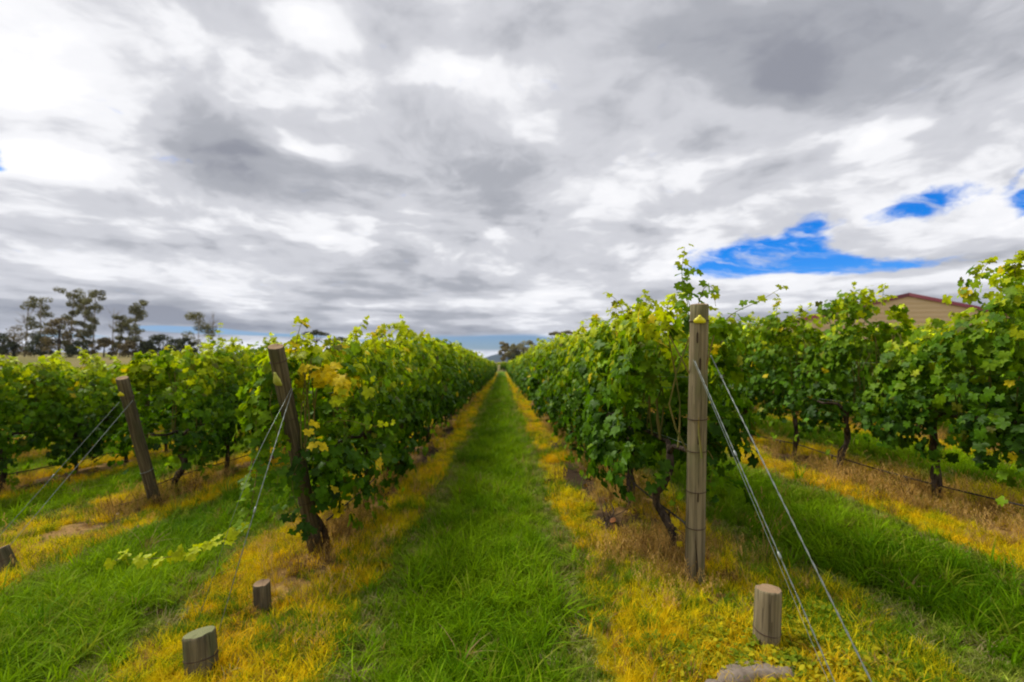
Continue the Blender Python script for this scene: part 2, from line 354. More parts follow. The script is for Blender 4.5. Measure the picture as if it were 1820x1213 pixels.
def post_mat(name, c0, c1, moss=(.10, .12, .04), mossk=.5):
    m, t, o = mat(name)
    g = nd(t, 'ShaderNodeTexCoord'); mp = nd(t, 'ShaderNodeMapping'); mp.inputs['Scale'].default_value = (1, 1, .045); t.links.new(g.outputs['Object'], mp.inputs[0])
    n = nd(t, 'ShaderNodeTexNoise'); n.inputs['Scale'].default_value = 55; n.inputs['Detail'].default_value = 7; n.inputs['Distortion'].default_value = .4; t.links.new(mp.outputs[0], n.inputs['Vector'])
    mp2 = nd(t, 'ShaderNodeMapping'); mp2.inputs['Scale'].default_value = (1, 1, .35); t.links.new(g.outputs['Object'], mp2.inputs[0])
    n2 = nd(t, 'ShaderNodeTexNoise'); n2.inputs['Scale'].default_value = 7; n2.inputs['Detail'].default_value = 5; t.links.new(mp2.outputs[0], n2.inputs['Vector'])
    c = mixc(t, sstep(t, n.outputs[0], .30, .68), c0, c1)
    c = mixc(t, mth(t, 'MULTIPLY', sstep(t, n2.outputs[0], .46, .66), mossk), c, moss)
    mpc = nd(t, 'ShaderNodeMapping'); mpc.inputs['Scale'].default_value = (1, 1, .03); t.links.new(g.outputs['Object'], mpc.inputs[0])
    n3 = nd(t, 'ShaderNodeTexNoise'); n3.inputs['Scale'].default_value = 20; n3.inputs['Detail'].default_value = 3; t.links.new(mpc.outputs[0], n3.inputs['Vector'])
    crack = mth(t, 'LESS_THAN', mth(t, 'ABSOLUTE', mth(t, 'SUBTRACT', n3.outputs[0], .5)), .012)
    c = mixc(t, mth(t, 'MULTIPLY', crack, .4), c, (.02, .015, .01))
    b = bsdf(t, c, .88, .15)
    h = mth(t, 'SUBTRACT', n.outputs[0], mth(t, 'MULTIPLY', crack, 1.5))
    bp = nd(t, 'ShaderNodeBump'); bp.inputs['Strength'].default_value = .7; bp.inputs['Distance'].default_value = .004; t.links.new(h, bp.inputs['Height']); t.links.new(bp.outputs[0], b.inputs['Normal'])
    t.links.new(b.outputs[0], o.inputs[0]); return m
M_POST = post_mat('weathered_pine', (.27, .215, .13), (.15, .12, .07))
M_POST_D = post_mat('dark_pine', (.15, .12, .07), (.065, .05, .03), (.055, .06, .025), .6)
M_POST_G = post_mat('mossy_pine', (.17, .14, .08), (.06, .05, .03), (.10, .13, .05), .6)
def end_mat(name, c0, c1):
    m, t, o = mat(name)
    g = nd(t, 'ShaderNodeTexCoord'); w = nd(t, 'ShaderNodeTexWave', wave_type='RINGS', rings_direction='Z'); w.inputs['Scale'].default_value = 38; w.inputs['Distortion'].default_value = 2.5; w.inputs['Detail'].default_value = 3
    t.links.new(g.outputs['Object'], w.inputs['Vector'])
    b = bsdf(t, mixc(t, w.outputs[1], c0, c1), .9, .1); t.links.new(b.outputs[0], o.inputs[0]); return m
M_END = end_mat('sawn_end', (.20, .13, .07), (.33, .23, .14))
M_END_G = end_mat('sawn_end_mossy', (.13, .14, .06), (.24, .24, .12))
def plain(name, c, rough=.6, spec=.3, metal=0.0, nscale=8, nk=.25):
    m, t, o = mat(name)
    g = nd(t, 'ShaderNodeTexCoord'); n = nd(t, 'ShaderNodeTexNoise'); n.inputs['Scale'].default_value = nscale; n.inputs['Detail'].default_value = 5; t.links.new(g.outputs['Object'], n.inputs['Vector'])
    dark = tuple(v * (1 - nk) for v in c); lite = tuple(min(1, v * (1 + nk)) for v in c)
    b = bsdf(t, mixc(t, n.outputs[0], dark, lite), rough, spec); b.inputs['Metallic'].default_value = metal
    t.links.new(b.outputs[0], o.inputs[0]); return m
M_WIRE = plain('galvanised_wire', (.25, .28, .26), .45, .5, .6, 40)
M_RUST = plain('rusty_wire', (.075, .045, .03), .8, .3, .3, 40)
M_HOSE = plain('black_hose', (.03, .024, .02), .6, .3, 0, 20)
M_TAG = plain('yellow_plastic', (.72, .66, .02), .4, .5, 0, 30, .1)
M_TAGP = plain('faded_plastic', (.50, .52, .12), .5, .4, 0, 30, .12)
M_STONE = plain('stone', (.20, .16, .125), .95, .1, 0, 30, .6)
M_KNOT = plain('dark_knot', (.05, .035, .022), .9, .1, 0, 40, .3)
M_WALL = plain('tan_steel', (.62, .445, .25), .55, .3, 0, .6, .05)
M_ROOF = plain('maroon_steel', (.13, .02, .028), .5, .4, 0, 2, .15)
M_HILL = plain('forested_hill', (.028, .042, .045), .95, .1, 0, .01, .3)
def ground_mat():
    m, t, o = mat('vineyard_soil_and_turf')
    a = nd(t, 'ShaderNodeAttribute', attribute_name='tint')
    g = nd(t, 'ShaderNodeNewGeometry')
    n = nd(t, 'ShaderNodeTexNoise'); n.inputs['Scale'].default_value = 18; n.inputs['Detail'].default_value = 8; n.inputs['Roughness'].default_value = .7; t.links.new(g.outputs['Position'], n.inputs['Vector'])
    r_ = nd(t, 'ShaderNodeMapRange'); t.links.new(n.outputs[0], r_.inputs[0]); r_.inputs[1].default_value = .3; r_.inputs[2].default_value = .7; r_.inputs[3].default_value = .55; r_.inputs[4].default_value = 1.35
    b = bsdf(t, mixc(t, 1.0, a.outputs['Color'], r_.outputs[0], 'MULTIPLY'), .95, .05)
    bp = nd(t, 'ShaderNodeBump'); bp.inputs['Strength'].default_value = .8; bp.inputs['Distance'].default_value = .03; t.links.new(n.outputs[0], bp.inputs['Height']); t.links.new(bp.outputs[0], b.inputs['Normal'])
    t.links.new(b.outputs[0], o.inputs[0]); return m

# ------------------------------------------------------------------ ground
xs = np.arange(-12, 10.001, .07)
xs = np.concatenate([-12 - np.cumsum(.12 * 1.13 ** np.arange(70)), xs, 10 + np.cumsum(.12 * 1.13 ** np.arange(70))]); xs = np.sort(xs)
xs = xs[(xs > -5200) & (xs < 5200)]
ys = np.arange(.2, 13, .07); step = .07
yy = [ys[-1]]
while yy[-1] < 6500: step *= 1.045; yy.append(yy[-1] + step)
ys = np.concatenate([np.array([-300, -60, -15, -5, -2, -1, -.3, 0]), ys, yy[1:]])
X, Y = np.meshgrid(xs, ys); x_, y_ = X.ravel(), Y.ravel()
Gv = np.stack([x_, y_, ground_zb(x_, y_)], 1)
nx = len(xs); ii = (np.arange(len(ys) - 1)[:, None] * nx + np.arange(nx - 1)[None, :]).ravel()
GF = np.stack([ii, ii + 1, ii + nx + 1, ii + nx], 1)
gme = mesh_np('ground', Gv, GF, [ground_mat()], gcol(x_, y_), None, True)
tag(link('ground', gme), 'vineyard ground with green mown lanes and sprayed yellow strips under the vines', None, None, 'structure')

# far wooded ridge, 3 km off
def hill():
    xs_ = np.linspace(-2200, 3600, 160); ds = np.linspace(0, 1, 14)
    V = []
    for d in ds:
        for x in xs_:
            prof = 118 * (ss(np.array(x), -520, 120)) * (1 - .25 * ss(np.array(x), 600, 2600)) + 8 * fnoise(np.array(x), np.array(0.), .006, 2)
            h = prof * math.sin(min(1, d * 1.25) * math.pi / 2) * (1 + .08 * fnoise(np.array(x), np.array(d * 900), .012, 5))
            V.append((x, 2700 + d * 900, -30 + h + 22 * d))
    n = len(xs_); F = [[i * n + k, i * n + k + 1, (i + 1) * n + k + 1, (i + 1) * n + k] for i in range(len(ds) - 1) for k in range(n - 1)]
    tag(link('hills', mesh_np('hills', np.array(V), np.array(F), [M_HILL], None, None, True)), 'low wooded ridge dark blue on the horizon', None, None, 'structure')
hill()

# ------------------------------------------------------------------ shed on the right
def shed():
    Z0 = 40.0; A = at(1614, 522.6, Z0); ph = R(-9); p = .24; hw = 13.0; Ln = 30.0
    d = np.array([math.cos(ph), math.sin(ph), 0]); bk = np.array([-math.sin(ph), math.cos(ph), 0])
    g0 = gz(A.x, A.y); H = A.z - g0
    root = empty('farm_shed', (A.x, A.y, g0), ph)
    tag(root, 'large tan steel shed with low gable and maroon roof trim behind the vines', 'shed')
    # local frame: x along the gable, y back, z up
    eave = H - p * hw
    V = []; F = []; nrow = 0
    zz = np.arange(-.6, H + .01, .1); k = 0
    prof = [0, .022, .022, 0]                         # horizontal trapezoid sheeting
    rows_ = []
    for i, z in enumerate(zz):
        half = hw if z <= eave else hw - (z - eave) / p
        half = max(half, .01); off = -prof[i % 4]
        rows_.append(((-half, off, z), (half, off, z)))
    for a, b in rows_: V += [a, b]
    for i in range(len(rows_) - 1): F.append([2 * i, 2 * i + 1, 2 * i + 3, 2 * i + 2])
    link('gable_wall', mesh_np('gable_wall', np.array(V), np.array(F), [M_WALL]), root)
    for s in (-1, 1):
        V = []; F = []
        for i, z in enumerate(np.arange(-.6, eave, .1)):
            V += [(s * (hw + prof[i % 4]), 0, z), (s * (hw + prof[i % 4]), Ln, z)]
        for i in range(len(V) // 2 - 1): F.append([2 * i, 2 * i + 1, 2 * i + 3, 2 * i + 2])
        link('side_wall', mesh_np('side_wall', np.array(V), np.array(F), [M_WALL]), root)
        def slab(x0, x1, y0, y1, t):
            c = [(x0, y0), (x1, y0), (x1, y1), (x0, y1)]
            V = [(s * x, y, H - p * x + z) for z in (.03, .03 + t) for x, y in c]
            return np.array(V), np.array([[0, 1, 2, 3], [4, 5, 6, 7], [0, 1, 5, 4], [1, 2, 6, 5], [2, 3, 7, 6], [3, 0, 4, 7]])
        v, f = slab(0, hw + .25, -.10, Ln + .1, .05); link('roof_sheet', mesh_np('roof_sheet', v, f, [M_ROOF]), root)
        v, f = slab(0, hw + .28, -.16, -.11, .04); v[:4, 2] -= .26; link('barge_board', mesh_np('barge_board', v, f, [M_ROOF]), root)
        v = np.array([(s * (hw + .02 + .14 * a), b, eave - .22 + .16 * c) for a in (0, 1) for b in (0, Ln) for c in (0, 1)])
        link('gutter', mesh_np('gutter', v, np.array([[0, 1, 3, 2], [4, 5, 7, 6], [0, 1, 5, 4], [2, 3, 7, 6], [0, 2, 6, 4], [1, 3, 7, 5]]), [M_ROOF]), root)
    V = [(-hw, Ln, -.6), (hw, Ln, -.6), (hw, Ln, eave), (-hw, Ln, eave), (0, Ln, H)]
    link('back_wall', mesh_np('back_wall', np.array(V), [np.array([[0, 1, 2, 3]]), np.array([[3, 2, 4]])], [M_WALL]), root)
shed()

# ------------------------------------------------------------------ leaves
def leaf_near(v=0):
    r_ = np.random.default_rng(50 + v)
    half = [(0, 1.0), (14, .80), (24, .68), (38, .86), (52, .95), (66, .70), (80, .60), (100, .78), (118, .74), (140, .60), (160, .52)]
    pts = [(a, r) for a, r in half] + [(180, .16)] + [(360 - a, r) for a, r in reversed(half[1:])]
    V = [(0, 0, 0)]
    for a, r in pts:
        r *= 1 + .06 * r_.normal(); x, y = r * math.sin(R(a)), r * math.cos(R(a))
        z = -.20 * r * r + .22 * abs(x) - .12 * y + .06 * r_.normal()
        V.append((x, y, z))
    n = len(pts); F = [(0, 1 + (i + 1) % n, 1 + i) for i in range(n)]
    return np.array(V), np.array(F)
def leaf_mid():
    a = np.radians([0, 48, 105, 160, 200, 255, 312]); r = np.array([1, .93, .78, .5, .5, .78, .93])
    V = np.stack([r * np.sin(a), r * np.cos(a), -.2 * r * r + .22 * np.abs(r * np.sin(a))], 1); V = np.vstack([[0, 0, 0], V])
    return V, np.array([(0, 1 + (i + 1) % 7, 1 + i) for i in range(7)])
LN = [leaf_near(v) for v in range(4)]; LM = leaf_mid()
LF = (np.array([(0, 1, 0), (.8, .1, .1), (0, -.6, -.1), (-.8, .1, .1)]), np.array([(0, 1, 2), (0, 2, 3)]))
PAL = {'deep': (.026, .080, .003), 'mid': (.070, .170, .003), 'fresh': (.145, .265, .004), 'lime': (.40, .49, .007), 'yellow': (.60, .50, .012), 'olive': (.10, .12, .012), 'pale': (.33, .38, .07), 'red': (.22, .02, .01)}

def frames(nrm, tip):
    nrm = nrm / (np.linalg.norm(nrm, axis=1)[:, None] + 1e-9)
    y = tip - nrm * (tip * nrm).sum(1)[:, None]; y /= np.linalg.norm(y, axis=1)[:, None] + 1e-9
    x = np.cross(y, nrm); return np.stack([x, y, nrm], 2)          # columns
def stamp(mb, tmpl, pos, Rm, size, col, m=0):
    V, F = tmpl; n = len(pos)
    if not n: return
    W = np.einsum('nij,kj->nki', Rm, V) * size[:, None, None] + pos[:, None, :]
    Fi = (np.arange(n)[:, None, None] * len(V) + F[None]).reshape(-1, F.shape[1])
    mb.add(W.reshape(-1, 3), Fi, np.repeat(col, len(V), axis=0), m)

def canopy(rg, L=1.25, top=2.1, bot=.42, half=.34, nclump=64, per=11, shoots=7, size=.068, yel=.02, dens=None):
    """leaf positions of one vine; row runs along y, x is across the row"""
    P, Nn, Tp, Sz, Hh = [], [], [], [], []
    bph = rg.uniform(0, 6.28)
    for c in range(nclump):
        u = rg.uniform(-.5, .5); bj = .26 * (.5 + .5 * math.sin(u * 11 + bph)) * rg.random(); z = bot + .10 + bj + (top - bot - .2 - bj) * rg.beta(1.15, 1.0)
        zz = (z - bot) / (top - bot)
        w = half * (.62 + .55 * math.sin(math.pi * min(1, zz * .8 + .22))) * rg.uniform(.72, 1.12)
        s = rg.choice([-1, 1]); ctr = np.array([s * w * rg.choice([1, 1, 1, .45]), u * L, z])
        r = rg.uniform(.09, .24); k = rg.poisson(per * (r / .15) ** 1.3)
        d = rg.normal(size=(k, 3)); d[:, 0] += s * .7; d[:, 2] += .45; d /= np.linalg.norm(d, axis=1)[:, None]
        P.append(ctr + d * r * rg.uniform(.6, 1.1, (k, 1)))
        n_ = d * .9 + np.array([s * .45, 0, .35]) + rg.normal(size=(k, 3)) * .38
        Nn.append(n_); Tp.append(np.array([s * .25, 0, -1.0]) + d * .5 + rg.normal(size=(k, 3)) * .35)
        Sz.append(size * rg.uniform(.6, 1.2, k)); Hh.append(rg.uniform(-.16, .2) + rg.normal(size=k) * .1 + np.full(k, zz))
    stems = []
    for c in range(shoots):
        y0 = rg.uniform(-.5, .5) * L; x0 = rg.normal() * .12; h = rg.gamma(2.0, .055) + .07
        lean = rg.normal(size=2) * .35; bend = rg.normal(size=2) * .5
        t = np.linspace(0, 1, 6)[:, None]
        path = np.array([x0, y0, top - .15]) + t * np.array([lean[0] * h, lean[1] * h, 0]) + t * t * np.array([bend[0] * h, bend[1] * h, 0]) + np.concatenate([0 * t, 0 * t, (h + .15) * (t - .22 * t * t)], 1)
        stems.append(path)
        k = int(7 + h * 40); tt = np.sort(rg.uniform(0, 1, k))
        pos = np.stack([np.interp(tt, t[:, 0], path[:, j]) for j in range(3)], 1)
        a = rg.uniform(0, 6.28, k); off = np.stack([np.cos(a), np.sin(a), .25 + 0 * a], 1)
        sz = size * (1.12 - .5 * tt) * rg.uniform(.7, 1.1, k)
        P.append(pos + off * sz[:, None] * .8); Nn.append(off * .5 + np.array([0, 0, .8]) + rg.normal(size=(k, 3)) * .4); Tp.append(off + np.array([0, 0, -.5]))
        Sz.append(sz); Hh.append(1.05 + .25 * tt + rg.normal(size=k) * .08)
    for c in range(3):                                                     # trailing shoots
        y0 = rg.uniform(-.5, .5) * L; s = rg.choice([-1, 1]); z0 = bot + rg.uniform(.05, .35); ln = rg.uniform(.15, .4)
        k = int(6 + ln * 22); tt = np.sort(rg.uniform(0, 1, k))
        pos = np.stack([s * (half * .8 + ln * .5 * tt), y0 + ln * .3 * tt * rg.normal(), z0 - ln * tt * tt], 1) + rg.normal(size=(k, 3)) * .03
        P.append(pos); Nn.append(np.array([s * 1.0, 0, .5]) + rg.normal(size=(k, 3)) * .4); Tp.append(np.array([0, 0, -1.0]) + rg.normal(size=(k, 3)) * .3)
        Sz.append(size * rg.uniform(.5, 1., k)); Hh.append(.45 + .35 * tt)
    P = np.concatenate(P); Nn = np.concatenate(Nn); Tp = np.concatenate(Tp); Sz = np.concatenate(Sz); Hh = np.concatenate(Hh)
    # young leaves paler at the top; sunlit tops and shaded lower leaves also painted in
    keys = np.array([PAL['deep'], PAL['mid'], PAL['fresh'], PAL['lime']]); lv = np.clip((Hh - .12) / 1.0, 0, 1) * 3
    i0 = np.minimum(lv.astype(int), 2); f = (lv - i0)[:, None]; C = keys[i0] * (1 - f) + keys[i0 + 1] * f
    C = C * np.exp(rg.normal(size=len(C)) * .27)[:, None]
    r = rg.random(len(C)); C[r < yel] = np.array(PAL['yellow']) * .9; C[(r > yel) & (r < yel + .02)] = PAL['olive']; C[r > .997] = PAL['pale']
    return P, frames(Nn, Tp), Sz, C, stems

def trunk_mb(rg, L=1.2, detail=1):
    mb = MB(); sides = 8 if detail else 5; wob = .12
    lean = rg.normal() * .09; leany = rg.normal() * .12
    ctrl = [(0, 0, -.12), (lean * .3 + rg.normal() * .015, leany * .4, .16), (-lean * .5, leany * .9 + rg.normal() * .03, .42), (rg.normal() * .02, leany * .3 + rg.normal() * .03, .66), (0, 0, .86)]
    n = 12 if detail else 5
    mb.add(*tube(curve3(ctrl, n), np.linspace(.040, .027, n) * rg.uniform(.85, 1.25) * (1 + .22 * np.sin(np.arange(n) * 2.1)), sides, True, wob if detail else 0, rg))
    for s in (-1, 1):
        c = [(0, 0, .80), (rg.normal() * .02, s * .12, .90), (rg.normal() * .03, s * .34, .90 + rg.normal() * .02), (0, s * L * .5, .92)]
        mb.add(*tube(curve3(c, 7 if detail else 4), np.linspace(.026, .014, 7 if detail else 4), 6 if detail else 4, True, wob if detail else 0, rg))
    if detail:
        for k in range(9):
            y0 = rg.uniform(-.55, .55) * L; c = [(0, y0, .9), (rg.normal() * .05, y0 + rg.normal() * .04, 1.25), (rg.normal() * .1, y0 + rg.normal() * .08, 1.75)]
            mb.add(*tube(curve3(c, 5), np.linspace(.009, .005, 5), 4, False), m=1)
    return mb

ORD = ['nearest', 'second', 'third', 'fourth', 'fifth', 'sixth', 'seventh', 'eighth', 'ninth', 'tenth', 'eleventh', 'twelfth', 'thirteenth', 'fourteenth', 'fifteenth', 'sixteenth']
SP = 1.2
def top_profile(row, Y):
    if row == 'L1': return float(np.interp(Y, [4, 5.2, 6.5, 8.2, 10, 15, 30, 90], [1.90, 1.92, 1.98, 2.12, 2.18, 2.25, 2.2, 2.05]))
    if row == 'R1': return float(np.interp(Y, [3.5, 4.6, 6, 9, 15, 30, 90], [2.02, 2.00, 2.0, 2.05, 2.1, 2.1, 2.0]))
    if row == 'R2': return float(np.interp(Y, [2.5, 3.7, 4.9, 6.1, 7.3, 9, 20, 90], [2.4, 2.26, 1.78, 2.26, 2.24, 2.16, 2.1, 2.0]))
    if row == 'L2': return float(np.interp(Y, [5, 7, 8.5, 12, 90], [1.80, 2.0, 2.2, 2.1, 2.0]))
    return float(np.interp(Y, [4, 7, 9, 90], [1.98, 2.04, 2.06, 2.0]))
def bot_profile(row, Y):
    if row == 'R1': return float(np.interp(Y, [3.5, 5, 7, 12], [.40, .42, .34, .34]))
    if row == 'L1': return float(np.interp(Y, [4, 5.5, 8, 14], [.30, .30, .38, .44]))
    if row == 'R2': return .44
    if row == 'L2': return .42
    return .20

# leaf meshes for the leaves near enough to pick out one by one
TINTS = list(PAL.keys()); LEAF_ME = {}
for tn in TINTS:
    for v in range(4):
        V, F = LN[v]; LEAF_ME[(tn, v)] = mesh_np('leaf_%s' % tn, V, F, [M_LEAF], np.tile(PAL[tn], (len(V), 1)))
PALA = np.array([PAL[t] for t in TINTS])
def leaf_objs(parent, P, Rm, Sz, C, base=(0, 0, 0)):
    lg = np.log(C + 1e-4)
    for i in range(len(P)):
        d = ((lg[i] - np.log(PALA + 1e-4)) * np.array([1, 1, .3])) ** 2
        o = bpy.data.objects.new('leaf', LEAF_ME[(TINTS[int(d.sum(1).argmin())], random.randrange(4))]); COL.objects.link(o); o.parent = parent
        m = Matrix(Rm[i].tolist()).to_4x4(); m.translation = Vector(P[i]) + Vector(base)
        o.matrix_basis = m @ Matrix.Scale(float(Sz[i]), 4)

ROWTXT = {'L1': 'row just left of the lane', 'R1': 'row just right of the lane', 'R2': 'second row right of the lane',
          'L2': 'second row left of the lane', 'L3': 'third row left of the lane'}
START = {'R1': 3.95, 'L1': 4.62, 'L2': 7.1, 'L3': 4.05, 'R2': 2.5}
COUNT = {'R1': 66, 'L1': 66, 'R2': 60, 'L2': 56, 'L3': 52}
NEARZ = {'R1': 8.8, 'L1': 9.0, 'L2': 9.6, 'L3': 9.2, 'R2': 8.6}
SPECIAL = {('R1', 0): 'grapevine behind the upright post, one shoot rising high over the post top', ('L1', 0): 'grapevine at the leaning post with bright yellow leaves and a long trailing shoot',
           ('L2', 0): 'round-topped grapevine just behind the leaning post of the second row left of the lane', ('R2', 1): 'tall dark grapevine rising highest at the right edge of the photo',
           ('R2', 2): 'grapevine at the right whose thick leaning trunk stands in long dry straw', ('R2', 3): 'grapevine at the right with kinked trunk and pointed top against the shed gable',
           ('R2', 4): 'grapevine in front of the shed left end with red-brown litter round its trunk', ('L1', 3): 'grapevine left of the lane whose top arches up highest with sky showing through'}
# shared variants for the middle and far distance
MIDV = []; FARV = []
for v in range(7):
    rg = np.random.default_rng(100 + v); mb = MB()
    P, Rm, Sz, C, st = canopy(rg, 1.3, 2.05, .40, .36, 66, 12, 7, .074, .008)
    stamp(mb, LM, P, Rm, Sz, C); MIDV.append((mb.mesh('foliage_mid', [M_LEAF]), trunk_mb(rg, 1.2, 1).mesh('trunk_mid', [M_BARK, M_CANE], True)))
for v in range(6):
    rg = np.random.default_rng(200 + v); mb = MB()
    P, Rm, Sz, C, st = canopy(rg, 1.3, 2.05, .40, .38, 46, 10, 6, .105, .006)
    stamp(mb, LF, P, Rm, Sz, C)
    tb = trunk_mb(rg, 1.2, 0)
    for k in (3, 4):
        for f in tb.F[k]: mb.F[k].append(f + mb.n); mb.M[k].append(np.ones(len(f)))
    mb.V += tb.V; mb.C += tb.C; mb.n += tb.n
    FARV.append(mb.mesh('vine_far', [M_LEAF, M_BARK]))

def vine(row, i, Y):
    x = ROWS[row] + random.gauss(0, .02); z = gz(x, Y); tp, bt = top_profile(row, Y), bot_profile(row, Y)
    grp = 'grapevines in the ' + ROWTXT[row]
    far = Y > 18
    if (row, i) in SPECIAL: lab = SPECIAL[(row, i)]
    elif not far: lab = '%s grapevine from the camera in the %s' % (ORD[i], ROWTXT[row])
    else: lab = 'far grapevine merging into a hedge in the ' + ROWTXT[row]
    if Y > 34:
        o = link('grapevine', FARV[random.randrange(6)], None, (x, Y, z)); tag(o, lab, 'grapevine', grp)
        o.rotation_euler = (0, 0, random.choice([0, math.pi]) + random.gauss(0, .05)); o.scale = (random.uniform(.95, 1.15), 1, tp / 2.05 * random.uniform(.93, 1.07)); return o
    root = empty('grapevine', (x, Y, z)); tag(root, lab, 'grapevine', grp)
    if Y > NEARZ[row]:
        fm, tm = MIDV[random.randrange(7)]; rz = random.choice([0, math.pi]) + random.gauss(0, .04); sc = tp / 2.05 * random.uniform(.95, 1.06)
        f = link('foliage', fm, root); f['kind'] = 'stuff'; f.rotation_euler = (0, 0, rz); f.scale = (random.uniform(.95, 1.15), 1.02 if row != 'R2' or Y > 15 else .78, sc * (1.04 if row == 'R2' and Y < 15 else 1))
        t_ = link('trunk', tm, root); t_.rotation_euler = (0, 0, rz)
        return root
    rg = np.random.default_rng(hash((row == 'R1', row == 'L1', row == 'L2', row == 'R2', i)) % 100000)
    side = -1 if x > 0 else 1
    ncl = {'L1': 92, 'R1': 92, 'R2': 135}.get(row, 104)
    P, Rm, Sz, C, st = canopy(rg, 1.3 if row != 'R2' else 1.08, tp, bt, {'R1': .36, 'L1': .36, 'R2': .31}.get(row, .37), ncl, 13, {'R1': 8, 'L1': 8, 'R2': 8, 'L2': 7, 'L3': 7}[row], .062 if row == 'R2' else .068, .03 if (row, i) == ('L1', 0) else .005)
    if row == 'R2':                                             # bush-like: narrow waist between vines
        hz_ = ss(P[:, 2], 1.0, tp + .05) + .25 * ss(-P[:, 2], -.85, -.45); lim = .45 - .20 * hz_; k = (rg.random(len(P)) > .98 * ss(np.abs(P[:, 1] + .05 * (i % 3 - 1)), lim - .08, lim + .10))
        P, Rm, Sz, C = P[k], Rm[k], Sz[k], C[k]
        st = [p for p in st if np.abs(p[:, 1]).max() < .22]; shf = {3: -.38, 1: .36, 2: -.22}.get(i, 0); P[:, 1] += shf * ss(P[:, 2], .9, 1.8)
        for p in st: p[:, 1] += shf
    if row == 'L1' and i == 0:
        k = P[:, 1] > -.75; P, Rm, Sz, C = P[k], Rm[k], Sz[k], C[k]
        dd = ((P - np.array(at(588, 680, 4.35)) + np.array((x, Y, z))) / np.array([.26, .5, .15])); y_m = (dd ** 2).sum(1) < 1; C[y_m] = np.array(PAL['yellow']) * rg.uniform(.7, 1.1, (y_m.sum(), 1))
    if row == 'R1' and i == 0:
        k = P[:, 1] > -.38; P, Rm, Sz, C = P[k], Rm[k], Sz[k], C[k]; st = [p for p in st if p[:, 1].min() > -.34]
    # visible outer leaves become parts of their own
    face = (P[:, 0] * side) + .35 * (P[:, 2] - 1.5) - .5 * P[:, 1] + .06 * rg.normal(size=len(P))
    if row in ('L2', 'L3'): face = P[:, 0] * 1.0 - .5 * P[:, 1] + .35 * (P[:, 2] - 1.2)
    nobj = int(np.interp(Y, [2.4, 5, 7, 9.5], [240, 190, 110, 50]))
    if row == 'R2' and i == 0: nobj = 60
    ordr = np.argsort(-face); vis = ordr[:nobj]; rest = ordr[nobj:]
    mb = MB(); 
    for v in range(4):
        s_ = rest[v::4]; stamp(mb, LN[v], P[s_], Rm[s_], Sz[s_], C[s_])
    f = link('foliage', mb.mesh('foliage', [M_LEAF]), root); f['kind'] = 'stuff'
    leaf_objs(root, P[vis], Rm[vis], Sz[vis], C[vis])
    tb = trunk_mb(rg, 1.2, 1); link('trunk', tb.mesh('trunk', [M_BARK, M_CANE], True), root)
    sm = MB()
    for p in st: sm.add(*tube(p, np.linspace(.004, .0018, len(p)), 4, False))
    if st: link('canes', sm.mesh('canes', [M_CANE]), root)['kind'] = 'stuff'
    return root
VINE = {}
for row in ('R1', 'L1', 'R2', 'L2', 'L3'):
    for i in range(COUNT[row]): VINE[(row, i)] = vine(row, i, START[row] + SP * i)

def shoot(parent, ctrl, n, size0, size1, tints, seed, rad=.0035, name='shoot'):
    """a single long cane with leaves, in world coordinates, as a part of its vine"""
    rg = np.random.default_rng(seed); path = curve3(ctrl, 24); base = np.array(parent.location)
    so = link(name, mesh_np(name, *(lambda a: (a[0] - base, a[1]))(tube(path, np.linspace(rad, rad * .4, 24), 5, True)), [M_CANE]), parent)
    t = np.linspace(.03, 1, n); idx = t * 23; pos = np.stack([np.interp(idx, np.arange(24), path[:, j]) for j in range(3)], 1)
    tan = np.gradient(path, axis=0)[np.clip(idx.astype(int), 0, 23)]; tan /= np.linalg.norm(tan, axis=1)[:, None]
    side = np.cross(tan, np.array([0, 0, 1.0])); side /= np.linalg.norm(side, axis=1)[:, None] + 1e-6
    sg = np.where(np.arange(n) % 2 == 0, 1, -1)[:, None]
    sz = size0 + (size1 - size0) * t; off = side * sg * .7 + rg.normal(size=(n, 3)) * .45 + np.array([0, 0, .15])
    P = pos + off * sz[:, None] * .75; Nn = np.array([0, -.55, .7]) + rg.normal(size=(n, 3)) * .45 + off * .3; Tp = off + np.array([0, 0, -.55]) + tan * .3
    C = np.array([PAL[tints[min(len(tints) - 1, int(tt * len(tints)))]] for tt in t])
    leaf_objs(so, P - base, frames(Nn, Tp), sz * rg.uniform(.75, 1.15, n), C)
v0 = VINE[('R1', 0)]
shoot(v0, [at(1228, 620, 3.6), at(1222, 540, 3.55), at(1212, 490, 3.5), at(1217, 440, 3.45)], 26, .058, .034, ['mid', 'fresh', 'fresh', 'lime'], 11)
shoot(v0, [at(1240, 600, 3.65), at(1225, 540, 3.6), at(1215, 505, 3.55), at(1232, 480, 3.5)], 14, .06, .05, ['mid', 'fresh'], 12)
shoot(v0, [at(1236, 560, 3.6), at(1250, 515, 3.5), at(1266, 512, 3.42), at(1272, 545, 3.4)], 9, .055, .05, ['fresh', 'fresh', 'lime'], 13)
shoot(v0, [at(1262, 600, 3.8), at(1300, 560, 3.75), at(1350, 535, 3.7), at(1396, 508, 3.65)], 13, .058, .04, ['fresh', 'fresh', 'lime'], 14)
shoot(v0, [at(1190, 840, 3.8), at(1200, 900, 3.75), at(1205, 960, 3.7)], 10, .05, .035, ['mid', 'fresh', 'yellow'], 15)
shoot(v0, [at(1258, 800, 3.7), at(1268, 822, 3.65), at(1262, 860, 3.65)], 8, .05, .04, ['deep', 'mid'], 16)
shoot(v0, [at(1275, 640, 4.0), at(1290, 585, 3.95), at(1330, 560, 3.9)], 14, .06, .045, ['mid', 'fresh'], 17)
v0 = VINE[('L1', 0)]
